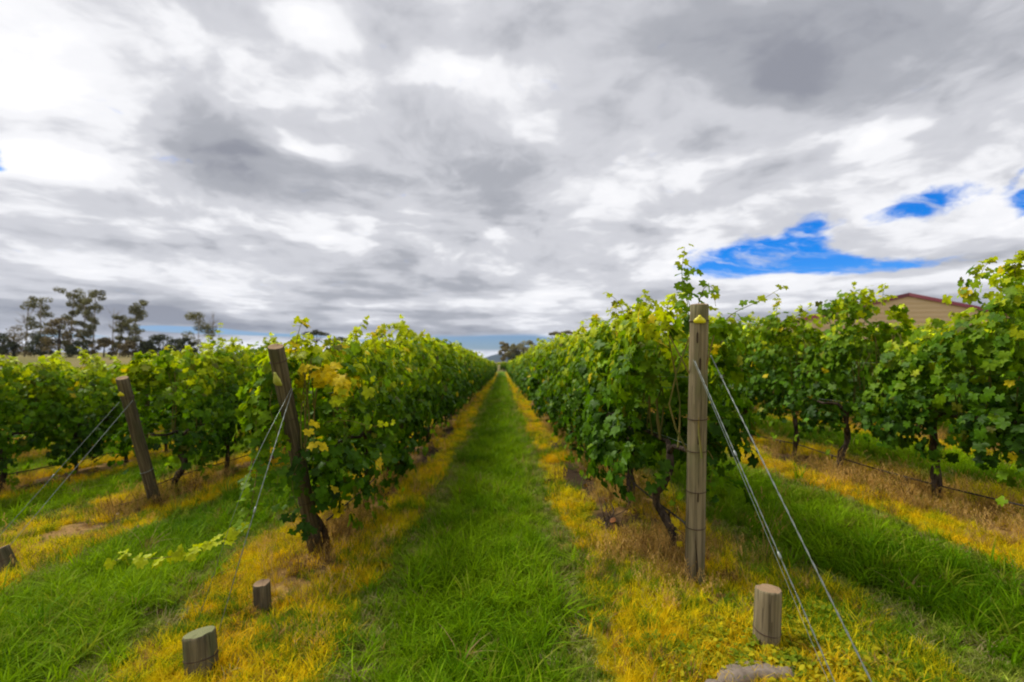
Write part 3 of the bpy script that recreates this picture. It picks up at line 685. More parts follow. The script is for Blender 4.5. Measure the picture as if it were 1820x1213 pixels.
shoot(v0, [at(520, 700, 4.1), at(470, 740, 3.95), at(455, 850, 3.8), at(430, 935, 3.6), at(330, 985, 3.4), at(205, 996, 3.3)], 80, .072, .048, ['mid', 'fresh', 'fresh', 'lime', 'lime'], 21, .0055)
shoot(v0, [at(530, 640, 4.2), at(470, 680, 4.0), at(455, 760, 3.9), at(470, 860, 3.8)], 40, .064, .055, ['mid', 'fresh', 'mid'], 22)
shoot(v0, [at(500, 640, 4.2), at(480, 720, 3.9), at(500, 800, 3.85), at(485, 900, 3.8)], 30, .064, .055, ['mid', 'fresh', 'mid'], 29)
shoot(v0, [at(540, 860, 4.1), at(515, 880, 4.0), at(520, 930, 3.95), at(545, 960, 4.0)], 14, .055, .045, ['mid', 'deep'], 23)
shoot(v0, [at(580, 750, 4.2), at(620, 748, 4.0), at(660, 758, 3.9), at(692, 752, 3.85)], 14, .045, .032, ['fresh', 'fresh', 'lime'], 24)
shoot(v0, [at(540, 700, 3.75), at(545, 760, 3.72), at(570, 800, 3.72)], 8, .05, .058, ['olive', 'yellow', 'yellow'], 25)
shoot(v0, [at(560, 660, 4.0), at(585, 665, 3.95), at(610, 690, 3.9), at(600, 720, 3.9)], 34, .07, .06, ['yellow', 'yellow', 'yellow', 'lime'], 26)
shoot(v0, [at(545, 800, 4.0), at(520, 850, 3.9), at(530, 910, 3.9), at(548, 950, 3.95)], 24, .06, .05, ['deep', 'mid', 'deep'], 41)
shoot(v0, [at(560, 780, 4.4), at(580, 830, 4.35), at(575, 900, 4.3)], 20, .065, .055, ['mid', 'deep'], 42)
v0 = VINE[('L1', 3)]
shoot(v0, [at(640, 640, 7.6), at(670, 592, 7.6), at(706, 578, 7.6), at(735, 600, 7.6), at(748, 640, 7.6)], 46, .085, .06, ['fresh', 'lime', 'lime', 'fresh'], 27)
v0 = VINE[('L2', 1)]
shoot(v0, [at(385, 660, 7.6), at(388, 610, 7.6), at(393, 572, 7.6)], 14, .065, .045, ['fresh', 'lime'], 28)
v0 = VINE[('R2', 1)]
shoot(v0, [at(1780, 640, 3.9), at(1790, 560, 3.85), at(1806, 500, 3.8)], 26, .06, .045, ['mid', 'fresh'], 31)
v0 = VINE[('R2', 3)]
shoot(v0, [at(1530, 600, 5.9), at(1540, 555, 5.9), at(1536, 518, 5.9)], 16, .065, .045, ['fresh', 'lime'], 32)
v0 = VINE[('R1', 1)]
shoot(v0, [at(1140, 600, 5.0), at(1150, 555, 5.0), at(1147, 522, 5.0)], 16, .07, .05, ['fresh', 'lime'], 33)

# the rows past these, too far or hidden to pick vines out of: instanced
def gn_scatter(name, pts, rotz, scl, variant, tint, sources, label, cat=None, sz3=None):
    """stuff: one object whose geometry nodes put the source tufts on the points"""
    me = bpy.data.meshes.new(name); me.vertices.add(len(pts)); me.vertices.foreach_set('co', np.asarray(pts, np.float32).ravel()); me.update()
    a = me.attributes.new('rot', 'FLOAT_VECTOR', 'POINT'); r = np.zeros((len(pts), 3), np.float32); r[:] = rotz; a.data.foreach_set('vector', r.ravel())
    a = me.attributes.new('scl', 'FLOAT_VECTOR', 'POINT'); s = np.ones((len(pts), 3), np.float32) * np.asarray(scl, np.float32).reshape(len(pts), -1); a.data.foreach_set('vector', s.ravel())
    a = me.attributes.new('var', 'INT', 'POINT'); a.data.foreach_set('value', np.asarray(variant, np.int32))
    a = me.attributes.new('tint', 'FLOAT_COLOR', 'POINT'); c = np.ones((len(pts), 4), np.float32); c[:, :3] = tint; a.data.foreach_set('color', c.ravel())
    src = bpy.data.collections.new(name + '_source')
    for k, s_ in enumerate(sources):
        src.objects.link(bpy.data.objects.new('%s_piece_%s' % (name, 'abcdefgh'[k]), s_))
    ng = bpy.data.node_groups.new(name, 'GeometryNodeTree')
    ng.interface.new_socket('Geometry', in_out='INPUT', socket_type='NodeSocketGeometry'); ng.interface.new_socket('Geometry', in_out='OUTPUT', socket_type='NodeSocketGeometry')
    gi = ng.nodes.new('NodeGroupInput'); go = ng.nodes.new('NodeGroupOutput'); ip = ng.nodes.new('GeometryNodeInstanceOnPoints'); ci = ng.nodes.new('GeometryNodeCollectionInfo')
    ci.inputs['Collection'].default_value = src; ci.inputs['Separate Children'].default_value = True; ci.inputs['Reset Children'].default_value = True
    def na(nm, ty): n = ng.nodes.new('GeometryNodeInputNamedAttribute'); n.data_type = ty; n.inputs['Name'].default_value = nm; return n.outputs['Attribute']
    ng.links.new(gi.outputs[0], ip.inputs['Points']); ng.links.new(ci.outputs[0], ip.inputs['Instance']); ip.inputs['Pick Instance'].default_value = True
    ng.links.new(na('var', 'INT'), ip.inputs['Instance Index']); ng.links.new(na('rot', 'FLOAT_VECTOR'), ip.inputs['Rotation']); ng.links.new(na('scl', 'FLOAT_VECTOR'), ip.inputs['Scale'])
    ng.links.new(ip.outputs[0], go.inputs[0])
    o = link(name, me); md = o.modifiers.new('scatter', 'NODES'); md.node_group = ng
    tag(o, label, None, None, 'stuff'); return o
pts = []
for x in (ROWS['R1'], ROWS['L1'], ROWS['R2'], ROWS['L2'], ROWS['L3']):
    k = [r for r in ROWS if ROWS[r] == x][0]; y = START[k] + SP * COUNT[k]
    while y < 90: pts.append((x, y)); y += SP
for j in range(1, 7):
    for y in np.arange(6 + j * 1.5, 88, SP): pts.append((-7.71 - 3.03 * j, y))
for j in range(1, 5):
    for y in np.arange(4 + j * 2, 80 if j < 3 else 34, SP): pts.append((4.41 + 3.03 * j, y))
for x in np.arange(-30, 22, 3.03):                                      # the next block, across the headland
    for y in np.arange(103, 138, 1.4): pts.append((x, y))
for x in np.arange(-26, 24, 1.1): pts.append((x, 101.5))
pts = np.array(pts); pz = ground_z(pts[:, 0], pts[:, 1]); n = len(pts)
gn_scatter('distant_grapevines', np.column_stack([pts, pz]), np.column_stack([np.zeros(n), np.zeros(n), rng.choice([0, math.pi], n)]),
           np.column_stack([rng.uniform(.95, 1.2, n), np.ones(n), rng.uniform(.88, 1.05, n) * np.where(pts[:, 1] > 95, .92, .98)]), rng.integers(0, 6, n), np.ones((n, 3)), FARV,
           'grapevines of the outer rows and the far block, too far off to tell apart')

# ------------------------------------------------------------------ posts, stumps, wires
def post_mesh(name, r, h, mats, seed, below=.25, rough=.02):
    rg = np.random.default_rng(seed); sides = 26; zs = np.concatenate([[-below, 0], np.linspace(.06, h - .01, max(5, int(h / .07))), [h]])
    ph = rg.uniform(0, 6.28, 4); V = []
    for z in zs:
        a = np.arange(sides) / sides * 2 * math.pi
        rr = r * (1.03 - .05 * z / max(h, .4)) * (1 + rough * np.sin(2 * a + ph[0] + z) + rough * .6 * np.sin(5 * a + ph[1]) + .006 * rg.normal(size=sides))
        if z == h: rr = rr * (.955 - .03 * (rg.random(sides) < .2))
        V.append(np.stack([rr * np.cos(a), rr * np.sin(a), np.full(sides, z)], 1))
    n = len(zs); V[-1][:, 2] += .006 * np.sin(a + ph[2]) * (r / .06) - .005 * (rg.random(sides) < .15); V = np.concatenate(V)
    F = [[i * sides + k, i * sides + (k + 1) % sides, (i + 1) * sides + (k + 1) % sides, (i + 1) * sides + k] for i in range(n - 1) for k in range(sides)]
    b = (n - 1) * sides; ring = V[b:b + sides]; inner = ring * np.array([.6, .6, 1]) + [0, 0, .002]
    V = np.vstack([V, inner, [[0, 0, h - .002]]]); c = len(V) - 1
    F += [[b + k, b + (k + 1) % sides, b + sides + (k + 1) % sides, b + sides + k] for k in range(sides)]
    T = [[b + sides + k, b + sides + (k + 1) % sides, c] for k in range(sides)]
    mi = np.concatenate([np.zeros(len(T)) + 1, np.zeros((n - 1) * sides), np.ones(sides)])
    me = mesh_np(name, V, [np.array(T), np.array(F)], mats, None, mi, True)
    me.polygons.foreach_set('use_smooth', mi == 0)
    return me
def ring_wire(parent, z, r, tilt=0, rad=.0035, name='wire_loop', m=None):
    a = np.linspace(0, 2 * math.pi, 25); P = np.stack([np.cos(a) * r, np.sin(a) * r, z + tilt * np.cos(a)], 1)
    return link(name, mesh_np(name, *tube(P, rad, 5, False), [m or M_RUST], None, None, True), parent)
def lean_post(name, base, top, r, mats, seed, label, cat):
    base = Vector(base); top = Vector(top); h = (top - base).length; root = empty(name, base)
    q_ = (top - base).to_track_quat('Z', 'Y'); root.rotation_mode = 'QUATERNION'; root.rotation_quaternion = q_
    tag(root, label, cat, 'end posts of the vine rows' if cat == 'post' else 'short stumps in front of the rows')
    link('shaft', post_mesh('shaft', r, h, mats, seed), root); return root, h
def to_local(parent, ang):
    v = parent.rotation_quaternion.inverted() @ Vector((math.cos(R(ang)), math.sin(R(ang)), 0)); return math.degrees(math.atan2(v.y, v.x))
def tag_part(parent, z, r, mtl, long=False, ang=-90, w=.042, h=.040):
    """ear-tag: neck and rounded flared body, a few mm thick, pinned to the side facing the camera"""
    if long: out = [(-.010, 0), (.010, 0), (.012, -.018), (.034, -.055), (.044, -.10), (.038, -.115), (-.014, -.110), (-.03, -.09), (-.022, -.045), (-.012, -.018)]
    else: out = [(-.007, 0), (.007, 0), (.012, -.010), (.030, -.024), (.041, -.038), (.040, -.050), (.028, -.056), (-.028, -.056), (-.040, -.050), (-.041, -.038), (-.030, -.024), (-.012, -.010)]
    ang = to_local(parent, ang)
    n = len(out); V = [(x, -.004, y) for x, y in out] + [(x, .000, y) for x, y in out]
    V += [(0, -.004, -.03), (0, 0, -.03)]
    T = [(k, (k + 1) % n, 2 * n) for k in range(n)] + [(n + (k + 1) % n, n + k, 2 * n + 1) for k in range(n)]
    Q = [(k, n + k, n + (k + 1) % n, (k + 1) % n) for k in range(n)]
    o = link('tag', mesh_np('tag', np.array(V), [np.array(T), np.array(Q)], [mtl]), parent)
    o.location = (r * math.cos(R(ang)), r * math.sin(R(ang)) - .002, z); o.rotation_euler = (0, 0, R(ang + 90))
    b = link('tag_pin', mesh_np('tag_pin', *tube([(0, .0, -.012), (0, -.009, -.012)], .006, 8), [mtl]), o); return o
def staple(parent, x, z, r, w=.02, h=.05, ang=-90):
    V = []; ang = to_local(parent, ang - 20)
    for t in np.linspace(-1, 1, 4):
        for z_ in (0, h): V.append((math.cos(R(ang) + t * w / r / 2) * (r + .0015), math.sin(R(ang) + t * w / r / 2) * (r + .0015), z + z_ + .01 * (1 - t * t) * (1 if z_ else -1)))
    F = [[2 * i, 2 * i + 2, 2 * i + 3, 2 * i + 1] for i in range(3)]
    return link('knot', mesh_np('knot', np.array(V), np.array(F), [M_KNOT]), parent)

def gpt(px, py):
    """ground point that the photograph shows at (px, py)"""
    lo, hi = .5, 400.
    for _ in range(60):
        m = (lo + hi) / 2; p = at(px, py, m)
        if p.z > gz(p.x, p.y): lo = m
        else: hi = m
    p = at(px, py, lo); p.z = gz(p.x, p.y); return p
b = gpt(1234, 1036); t_ = at(1243, 541, b.y - .10)
POST_R, hR = lean_post('end_post', b, t_, .064, [M_POST, M_END], 1, 'tall upright weathered post with small yellow tag at the row right of the lane', 'post')
for z in (hR * .985 - .09, .94, 1.165, .40, .655): ring_wire(POST_R, z, .0665, .004, .0032)
tag_part(POST_R, hR - .082, .068, M_TAG, False, -110)
staple(POST_R, 0, hR - .27, .0665, .012, .06, -100); staple(POST_R, 0, hR - .46, .0665, .012, .07, -82); staple(POST_R, 0, 1.0, .0665, .010, .05, -84); staple(POST_R, 0, .60, .0665, .010, .05, -80)
mb = MB()
SA = to_local(POST_R, -108)
V = np.array([(math.cos(R(SA + a)) * .0685, math.sin(R(-80 + a)) * .0685, z) for a, z in ((2, -.02), (26, -.02), (20, .12), (6, .22), (-14, .34), (-24, .42), (-18, .30), (-6, .14))])
mb.add(np.vstack([V, V.mean(0) * 1.02]), [(i, (i + 1) % 8, 8) for i in range(8)]); link('split', mb.mesh('split', [M_KNOT]), POST_R)
b = gpt(562, 980); d_ = at(490, 616, b.y - .72)
POST_L, hL = lean_post('end_post', b, d_, .062, [M_POST_D, M_END], 2, 'dark leaning post wrapped in leaves with pale hanging tag, left of the lane', 'post')
for z in (hL - .12, hL - .62, .55, .18): ring_wire(POST_L, z, .064, .004, .003)
tag_part(POST_L, hL - .19, .066, M_TAGP, True, -100)
b = gpt(278, 900); d_ = at(217, 672, b.y - .55)
POST_M, hM = lean_post('end_post', b, d_, .066, [M_POST_D, M_END], 3, 'leaning post with yellow tag at the second row left of the lane', 'post')
for z in (hM - .25, .82, .50, .15): ring_wire(POST_M, z, .068, .004, .003)
tag_part(POST_M, hM - .15, .07, M_TAG, False, -95)
ring_wire(POST_M, .52, .069, .015, .004, 'wire_loop', M_WIRE)

def stump(px, py, tx, ty, r, mats, seed, label, dy=0):
    b = gpt(px, py); t_ = at(tx, ty, b.y + dy); o, h = lean_post('wooden_stump', b, t_, r, mats, seed, label, 'stump'); return o, h
ST_R, h1 = stump(1362, 1152, 1366, 1046, .0665, [M_POST, M_END], 11, 'pale round stump among low yellow weeds in front of the upright post')
ST_L, h2 = stump(360, 1196, 354, 1124, .079, [M_POST_G, M_END_G], 12, 'thick short mossy stump with green top at the bottom left')
ST_S, h3 = stump(467, 1088, 465, 1036, .054, [M_POST_D, M_END], 13, 'small dark stump in yellow weeds below the leaning post')
ST_F, h4 = stump(14, 1022, -6, 978, .082, [M_POST_D, M_END], 14, 'tilted dark stump cut off by the left edge of the photo')
for st_, r_, z_ in ((ST_R, .0675, .10), (ST_L, .081, .09), (ST_F, .084, .12)): ring_wire(st_, z_, r_, .01, .003)

def wire_thing(name, pts, rad, m, label, cat, group=None, twist=True, joints=()):
    P0 = Vector(pts[0]); root = empty(name, P0); tag(root, label, cat, group)
    P = curve3(pts, 40) if len(pts) > 2 else np.linspace(pts[0], pts[1], 40)
    n = 160 if twist else 40
    P = np.stack([np.interp(np.linspace(0, 39, n), np.arange(40), P[:, j]) for j in range(3)], 1) - np.array(P0)
    if twist:
        tn = P[-1] - P[0]; tn /= np.linalg.norm(tn); u = np.cross(tn, [0, 0, 1]); u /= np.linalg.norm(u); v = np.cross(tn, u); a = np.linspace(0, 2 * math.pi * 14, n)
        for s in (0, math.pi):
            Q = P + (np.cos(a + s)[:, None] * u + np.sin(a + s)[:, None] * v) * rad * 1.0
            link('strand', mesh_np('strand', *tube(Q, rad, 5, False), [m], None, None, True), root)
    else: link('strand', mesh_np('strand', *tube(P, rad, 6, False), [m], None, None, True), root)
    for j in joints:
        c = P[int(j * (n - 1))]; tn = P[min(n - 1, int(j * (n - 1)) + 4)] - c; tn /= np.linalg.norm(tn)
        link('wire_joiner', mesh_np('wire_joiner', *tube([c - tn * .022, c - tn * .01, c + tn * .01, c + tn * .022], [.004, .008, .008, .004], 8), [m], None, None, True), root)
    return root
GW = 'stay wires bracing the end posts'
def onpost(px, py, P): return at(px, py, P)
yR = POST_R.location.y
wire_thing('stay_wire', [at(1235, 642, yR - .15), gpt(1515, 1285)], .0018, M_WIRE, 'left stay wire running from the upright post down past the pale stump', 'wire', GW, True, (.36, .66))
wire_thing('stay_wire', [at(1232, 640, yR - .14), gpt(1505, 1290)], .0013, M_WIRE, 'thin stay wire close beside the left stay of the upright post', 'wire', GW, False)
wire_thing('stay_wire', [at(1263, 632, yR - .06), gpt(1592, 1300)], .0024, M_WIRE, 'right stay wire from the upright post to the bottom edge of the photo', 'wire', GW, True, (.1,))
yL = POST_L.location.y
wire_thing('stay_wire', [at(518, 690, yL - .66), at(440, 850, 3.30), gpt(352, 1104)], .0016, M_WIRE, 'left stay wire from the leaf-wrapped leaning post to the mossy stump', 'wire', GW, False)
wire_thing('stay_wire', [at(520, 692, yL - .62), at(455, 900, 3.2), gpt(384, 1138)], .0017, M_WIRE, 'right stay wire from the leaf-wrapped leaning post to the mossy stump', 'wire', GW, True, (.52,))
yM = POST_M.location.y
wire_thing('stay_wire', [at(212, 715, yM - .55), gpt(-30, 985)], .0024, M_WIRE, 'upper stay wire from the tagged post of the second left row to the photo edge', 'wire', GW, False, (.55,))
wire_thing('stay_wire', [at(236, 712, yM - .50), gpt(-8, 1000)], .0026, M_WIRE, 'lower stay wire from the tagged post of the second left row to the tilted stump', 'wire', GW, False)

# trellis wires and drip hose of every row; line posts down the rows
def run_line(row, z, y0, y1, rad, m, name, label, cat, grp, sag=.02, dx=0, clips=False):
    x = ROWS[row] + dx; ysx = np.concatenate([np.arange(y0, min(y1, 24), .3), np.arange(24, y1, 3.)])
    P = np.stack([np.full(len(ysx), x), ysx, ground_z(x, ysx) + z - sag * np.abs(np.sin(ysx * math.pi / 3.6))], 1)
    root = empty(name, P[0]); tag(root, label, cat, grp); P = P - P[0]
    link('strand', mesh_np('strand', *tube(P, rad, 5, False), [m], None, None, True), root)
    if clips:
        for k in range(2, 40, 4):
            if k < len(P): link('dripper', mesh_np('dripper', *tube([P[k] + [0, 0, .012], P[k] - [0, 0, .045]], [.011, .007], 6), [m]), root)
    return root
RT = {'L1': 'the row just left of the lane', 'R1': 'the row just right of the lane', 'R2': 'the second row right of the lane', 'L2': 'the second row left of the lane', 'L3': 'the third row left of the lane'}
for row in ROWS:
    y0 = {'R1': yR, 'L1': yL, 'L2': yM, 'L3': 3.6, 'R2': 2.2}[row]
    run_line(row, {'L1': .30, 'R1': .33, 'L2': .26, 'R2': .22, 'L3': .30}[row], y0 + .03, 60, .0085, M_HOSE, 'drip_hose', 'black irrigation hose strung low under ' + RT[row], 'hose', 'drip hoses under the vine rows', .05, .03, True)
    run_line(row, .95, y0 + .03, 60, .0022, M_WIRE, 'trellis_wire', 'lowest trellis wire through ' + RT[row], 'wire', 'trellis wires')
    run_line(row, 1.45, y0 - .1, 60, .0018, M_WIRE, 'trellis_wire', 'upper trellis wire through the leaves of ' + RT[row], 'wire', 'trellis wires', .02, .05)
LP = [('R1', 7.8), ('R1', 15), ('R1', 22), ('L1', 8.2), ('L1', 15.2), ('L1', 22.6), ('R2', 9.5), ('R2', 16.5), ('L2', 13), ('L2', 20), ('L3', 10.6), ('L3', 18)]
ORD2 = {'R1': ['nearest', 'second', 'third'], 'L1': ['nearest', 'second', 'third'], 'R2': ['nearest', 'second'], 'L2': ['nearest', 'second'], 'L3': ['nearest', 'second']}
cnt = {}
lpm = post_mesh('line_post', .04, 1.9, [M_POST, M_END], 31)
for row, y in LP:
    k = cnt.get(row, 0); cnt[row] = k + 1
    o = link('line_post', lpm, None, (ROWS[row] - .0, y + .0, gz(ROWS[row], y))); tag(o, '%s thin trellis post standing inside the foliage of %s' % (ORD2[row][k], RT[row]), 'post', 'line posts inside the rows')
o = link('line_post', lpm, None, (*at(203, 640, 13.5).xy, 0)); o.location.z = gz(o.location.x, 13.5) ; o.scale = (1, 1, 1.12)
tag(o, 'pale thin post whose top shows above the left rows below the gum trees', 'post', 'line posts inside the rows')

# stone at the foot of the picture, fallen branch
def stone(px, py, sx, sy, h, seed, label):
    p = gpt(px, py); rg = np.random.default_rng(seed); na, nr = 26, 7; V = []
    for j in range(nr):
        f = j / (nr - 1)
        for k in range(na):
            a = k / na * 2 * math.pi; rr = f * (1 + .16 * math.sin(3 * a + seed) + .10 * math.sin(5 * a + 1) + .03 * rg.normal() * f)
            V.append((sx * rr * math.cos(a), sy * rr * math.sin(a), h * (1 - f ** 7.0) * (1 + .25 * math.sin(a + seed)) - .06 * f ** 9 + .005 * rg.normal()))
    F = [[j * na + k, j * na + (k + 1) % na, (j + 1) * na + (k + 1) % na, (j + 1) * na + k] for j in range(nr - 1) for k in range(na)]
    o = link('flat_stone', mesh_np('flat_stone', np.array(V), np.array(F), [M_STONE], None, None, True), None, (p.x, p.y, p.z)); tag(o, label, 'stone', 'stones at the foot of the pale stump')
    return o
stone(1345, 1208, .25, .11, .06, 3, 'flat tan stone half buried below the pale stump at the bottom edge')
stone(1290, 1236, .12, .05, .05, 5, 'smaller brown stone left of the flat stone at the bottom edge')
def branch(px, py, seed, label, ln=.5, rz=0):
    p = gpt(px, py); rg = np.random.default_rng(seed); root = empty('fallen_branch', p, rz); tag(root, label, 'branch', 'fallen branches')
    main = curve3([(-ln * .5, 0, .015), (-ln * .15, .03, .06), (ln * .2, -.02, .10), (ln * .5, .02, .16)], 12)
    link('stick', mesh_np('stick', *tube(main, np.linspace(.012, .005, 12), 6), [M_BARK], None, None, True), root)
    for k in range(6):
        c = main[rg.integers(2, 10)]; d = rg.normal(size=3) * .5 + [.3, 0, .5]
        link('twig', mesh_np('twig', *tube([c, c + d * .08, c + d * .16 + [0, 0, .02]], [.006, .004, .002], 5), [M_BARK], None, None, True), root)
branch(228, 905, 5, 'dead dark branch lying at the foot of the second left row post', .5, .5)
branch(1085, 935, 6, 'dark dead stick lying in litter under the row right of the lane', .4, 1.2)

# ------------------------------------------------------------------ trees
def leaf_quads(ctr, rad, n, size, rg, flat=.5):
    d = rg.normal(size=(n, 3)); d /= np.linalg.norm(d, axis=1)[:, None]; d *= rg.uniform(.3, 1, (n, 1)) ** .5
    P = ctr + d * np.array([rad, rad, rad * flat]); nn = d + rg.normal(size=(n, 3)) * .6
    return P, frames(nn + [0, 0, .3], rg.normal(size=(n, 3)) + [0, 0, -.6]), size * rg.uniform(.5, 1.3, n)
def tree(px, ytop, ybase, Y, wpx, kind, label, seed, colr=(.055, .062, .028), name='gum_tree', grp='trees behind the left rows'):
    rg = np.random.default_rng(seed); B = at(px, ybase, Y); T = at(px, ytop, Y); g = gz(B.x, Y); H = T.z - g; W = wpx / F_PX * Y / 2 * {'tall': .78, 'open': .9, 'dense': 1.15, 'round': 1.15}.get(kind, 1)
    root = empty(name, (B.x, Y, g)); tag(root, label, 'tree', grp)
    tm = MB(); cm = MB(); fol = []
    lx, ly = rg.normal() * .04 * H, rg.normal() * .03 * H
    if kind in ('tall', 'bare', 'open'):
        tr = curve3([(0, 0, -.3), (lx * .4, ly * .3, H * .35), (lx * .6, ly, H * .7), (lx, ly, H * .97)], 12); tm.add(*tube(tr, np.linspace(.012 * H, .003 * H, 12), 6))
        nb = 19 if kind == 'tall' else 13
        for k in range(nb):
            f = (.16 + .84 * (k + rg.random()) / nb) if kind != 'bare' else rg.uniform(.4, .95); i = int(f * 11); a = rg.uniform(0, 6.28); rr = W * rg.uniform(.35, 1.05) * (1.15 - .7 * abs(f - .6)); p0 = tr[i]
            p1 = p0 + np.array([math.cos(a) * rr, math.sin(a) * rr, rr * rg.uniform(.3, .9)]); pm = (p0 + p1) / 2 + [0, 0, -.06 * H * rg.random()]
            br = curve3([p0, pm, p1], 6); tm.add(*tube(br, np.linspace(.0045 * H, .0014 * H, 6), 4))
            if kind != 'bare':
                for m_ in range(3):
                    c = p1 + rg.normal(size=3) * [W * .22, W * .22, W * .10]; fol.append((c, W * rg.uniform(.26, .46), 64, .85))
            else:
                for m_ in range(3): e_ = p1 + rg.normal(size=3) * W * .3 + [0, 0, W * .3]; tm.add(*tube([pm, (pm + e_) / 2, e_], [.003 * H, .002 * H, .001 * H], 3, False))
        if kind != 'bare': fol.append((tr[-1], W * .25, 50, .9))
    elif kind == 'umbrella':
        tr = curve3([(0, 0, -.3), (lx * .3, 0, H * .3), (lx, ly, H * .6)], 8); tm.add(*tube(tr, np.linspace(.035 * H, .02 * H, 8), 6))
        for k in range(11):
            a = k / 11 * 6.28; rr = W * rg.uniform(.5, .95); p1 = np.array([lx + math.cos(a) * rr, ly + math.sin(a) * rr, H * .93 - rr * .32]); tm.add(*tube(curve3([tr[-1], (tr[-1] + p1) / 2 + [0, 0, -.03 * H], p1], 5), np.linspace(.01 * H, .003 * H, 5), 4)); fol.append((p1, W * .34, 80, .5))
        fol.append((np.array([lx, ly, H * .92]), W * .45, 120, .4))
    else:                                                      # round, bushy
        tm.add(*tube([(0, 0, -.3), (lx * .2, 0, H * .3), (lx, 0, H * .6)], [.04 * H, .03 * H, .015 * H], 6))
        for k in range(26 if kind == 'round' else 34):
            a = rg.uniform(0, 6.28); f = rg.uniform(.12, .92); rr = W * math.sin(math.pi * min(1, f * .72 + .24)) * rg.uniform(.5, .95); p1 = np.array([math.cos(a) * rr, math.sin(a) * rr, H * f])
            if k % 3 == 0: tm.add(*tube([(0, 0, H * f * .6), p1 * .6 + [0, 0, H * f * .3], p1], [.012 * H, .007 * H, .003 * H], 4))
            fol.append((p1, min(W, H) * rg.uniform(.22, .34), 85, .7))
    for c, r_, n_, fl in fol:
        P, Rm, Sz = leaf_quads(np.asarray(c), r_, n_, .0016 * Y, rg, fl)
        C = np.array(colr)[None] * np.exp(rg.normal(size=(len(P), 1)) * .3) * (1 + rg.normal() * .15); stamp(cm, LF, P, Rm, Sz, C)
    link('trunk', tm.mesh('trunk', [M_GUMBARK if kind in ('tall', 'bare', 'open') else M_DARKBARK], True), root)
    if fol: link('crown', cm.mesh('crown', [M_GUM]), root)
    return root
DK = (.06, .07, .03); BR = (.16, .125, .06); OL = (.16, .155, .07)
T = [(3, 592, 640, 105, 40, 'dense', 'low dark tree cut by the left edge of the photo', DK), (140, 606, 640, 104, 34, 'dense', 'low dark scrub under the slim gum', DK), (228, 606, 640, 104, 30, 'dense', 'low scrubby bush right of the brownish round bush', BR), (262, 604, 640, 106, 30, 'dense', 'small scrub left of the wide domed tree', DK),
     (24, 572, 640, 108, 62, 'round', 'brown round tree at the far left edge behind the vines', BR),
     (43, 533, 640, 112, 26, 'bare', 'pale bare dead tree at the far left edge', BR), (72, 530, 640, 110, 44, 'tall', 'thin open gum tree second from the left edge', OL),
     (104, 562, 640, 104, 50, 'dense', 'dense dark tree filling the middle of the left group', BR), (121, 514, 640, 112, 40, 'tall', 'tall gum with arching top above the dense dark tree', OL),
     (148, 524, 640, 110, 34, 'tall', 'slim gum between two taller gums in the left group', OL), (164, 515, 640, 108, 38, 'tall', 'tallest layered gum tree of the left group', OL),
     (75, 596, 640, 106, 40, 'dense', 'low dark tree at the foot of the thin open gum', DK), (198, 545, 640, 111, 24, 'bare', 'bare twiggy tree right of the tallest gum', BR),
     (212, 562, 640, 109, 36, 'tall', 'middle-sized ragged gum beside the bare twiggy tree', OL), (240, 538, 640, 108, 40, 'tall', 'gum tree with flat layered top right of the bare tree', OL),
     (184, 600, 640, 104, 34, 'round', 'low brownish round bush below the ragged gum', BR), (284, 594, 632, 112, 50, 'round', 'wide dark domed tree left of the shorter gum', DK),
     (312, 602, 632, 110, 34, 'round', 'small dark domed tree touching the wide one', DK), (350, 557, 640, 108, 48, 'open', 'shorter leaning gum at the right of the left group', OL),
     (376, 553, 640, 112, 20, 'bare', 'thin bare sapling at the right end of the left group', BR), (332, 598, 640, 106, 26, 'dense', 'little dark bush under the shorter gum', DK)]
for k, (px, yt, yb, Y, w, kd, lab, c) in enumerate(T): tree(px, yt, yb, Y, w, kd, lab, 300 + k, c, {'round': 'round_tree', 'dense': 'round_tree', 'bare': 'bare_tree'}.get(kd, 'gum_tree'))
T = [(564, 585, 650, 150, 38, 'umbrella', 'umbrella-shaped gum alone above the vines left of the lane', (.05, .055, .03)), (606, 597, 650, 160, 28, 'umbrella', 'smaller gum just right of the umbrella-shaped one', (.05, .055, .03)),
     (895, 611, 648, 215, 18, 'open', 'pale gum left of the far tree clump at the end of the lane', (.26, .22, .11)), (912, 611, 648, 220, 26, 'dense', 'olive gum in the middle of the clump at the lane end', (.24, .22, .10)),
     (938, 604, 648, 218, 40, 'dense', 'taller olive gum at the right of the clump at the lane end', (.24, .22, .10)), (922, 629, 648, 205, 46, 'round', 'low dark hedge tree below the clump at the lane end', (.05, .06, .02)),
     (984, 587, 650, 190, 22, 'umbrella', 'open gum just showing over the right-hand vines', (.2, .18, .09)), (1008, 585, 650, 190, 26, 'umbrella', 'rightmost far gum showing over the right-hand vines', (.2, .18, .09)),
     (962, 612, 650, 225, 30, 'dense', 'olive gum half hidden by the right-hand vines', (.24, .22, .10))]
for k, (px, yt, yb, Y, w, kd, lab, c) in enumerate(T): tree(px, yt, yb, Y, w, kd, lab, 400 + k, c, 'round_tree' if kd == 'round' else 'gum_tree', 'trees beyond the end of the vineyard')

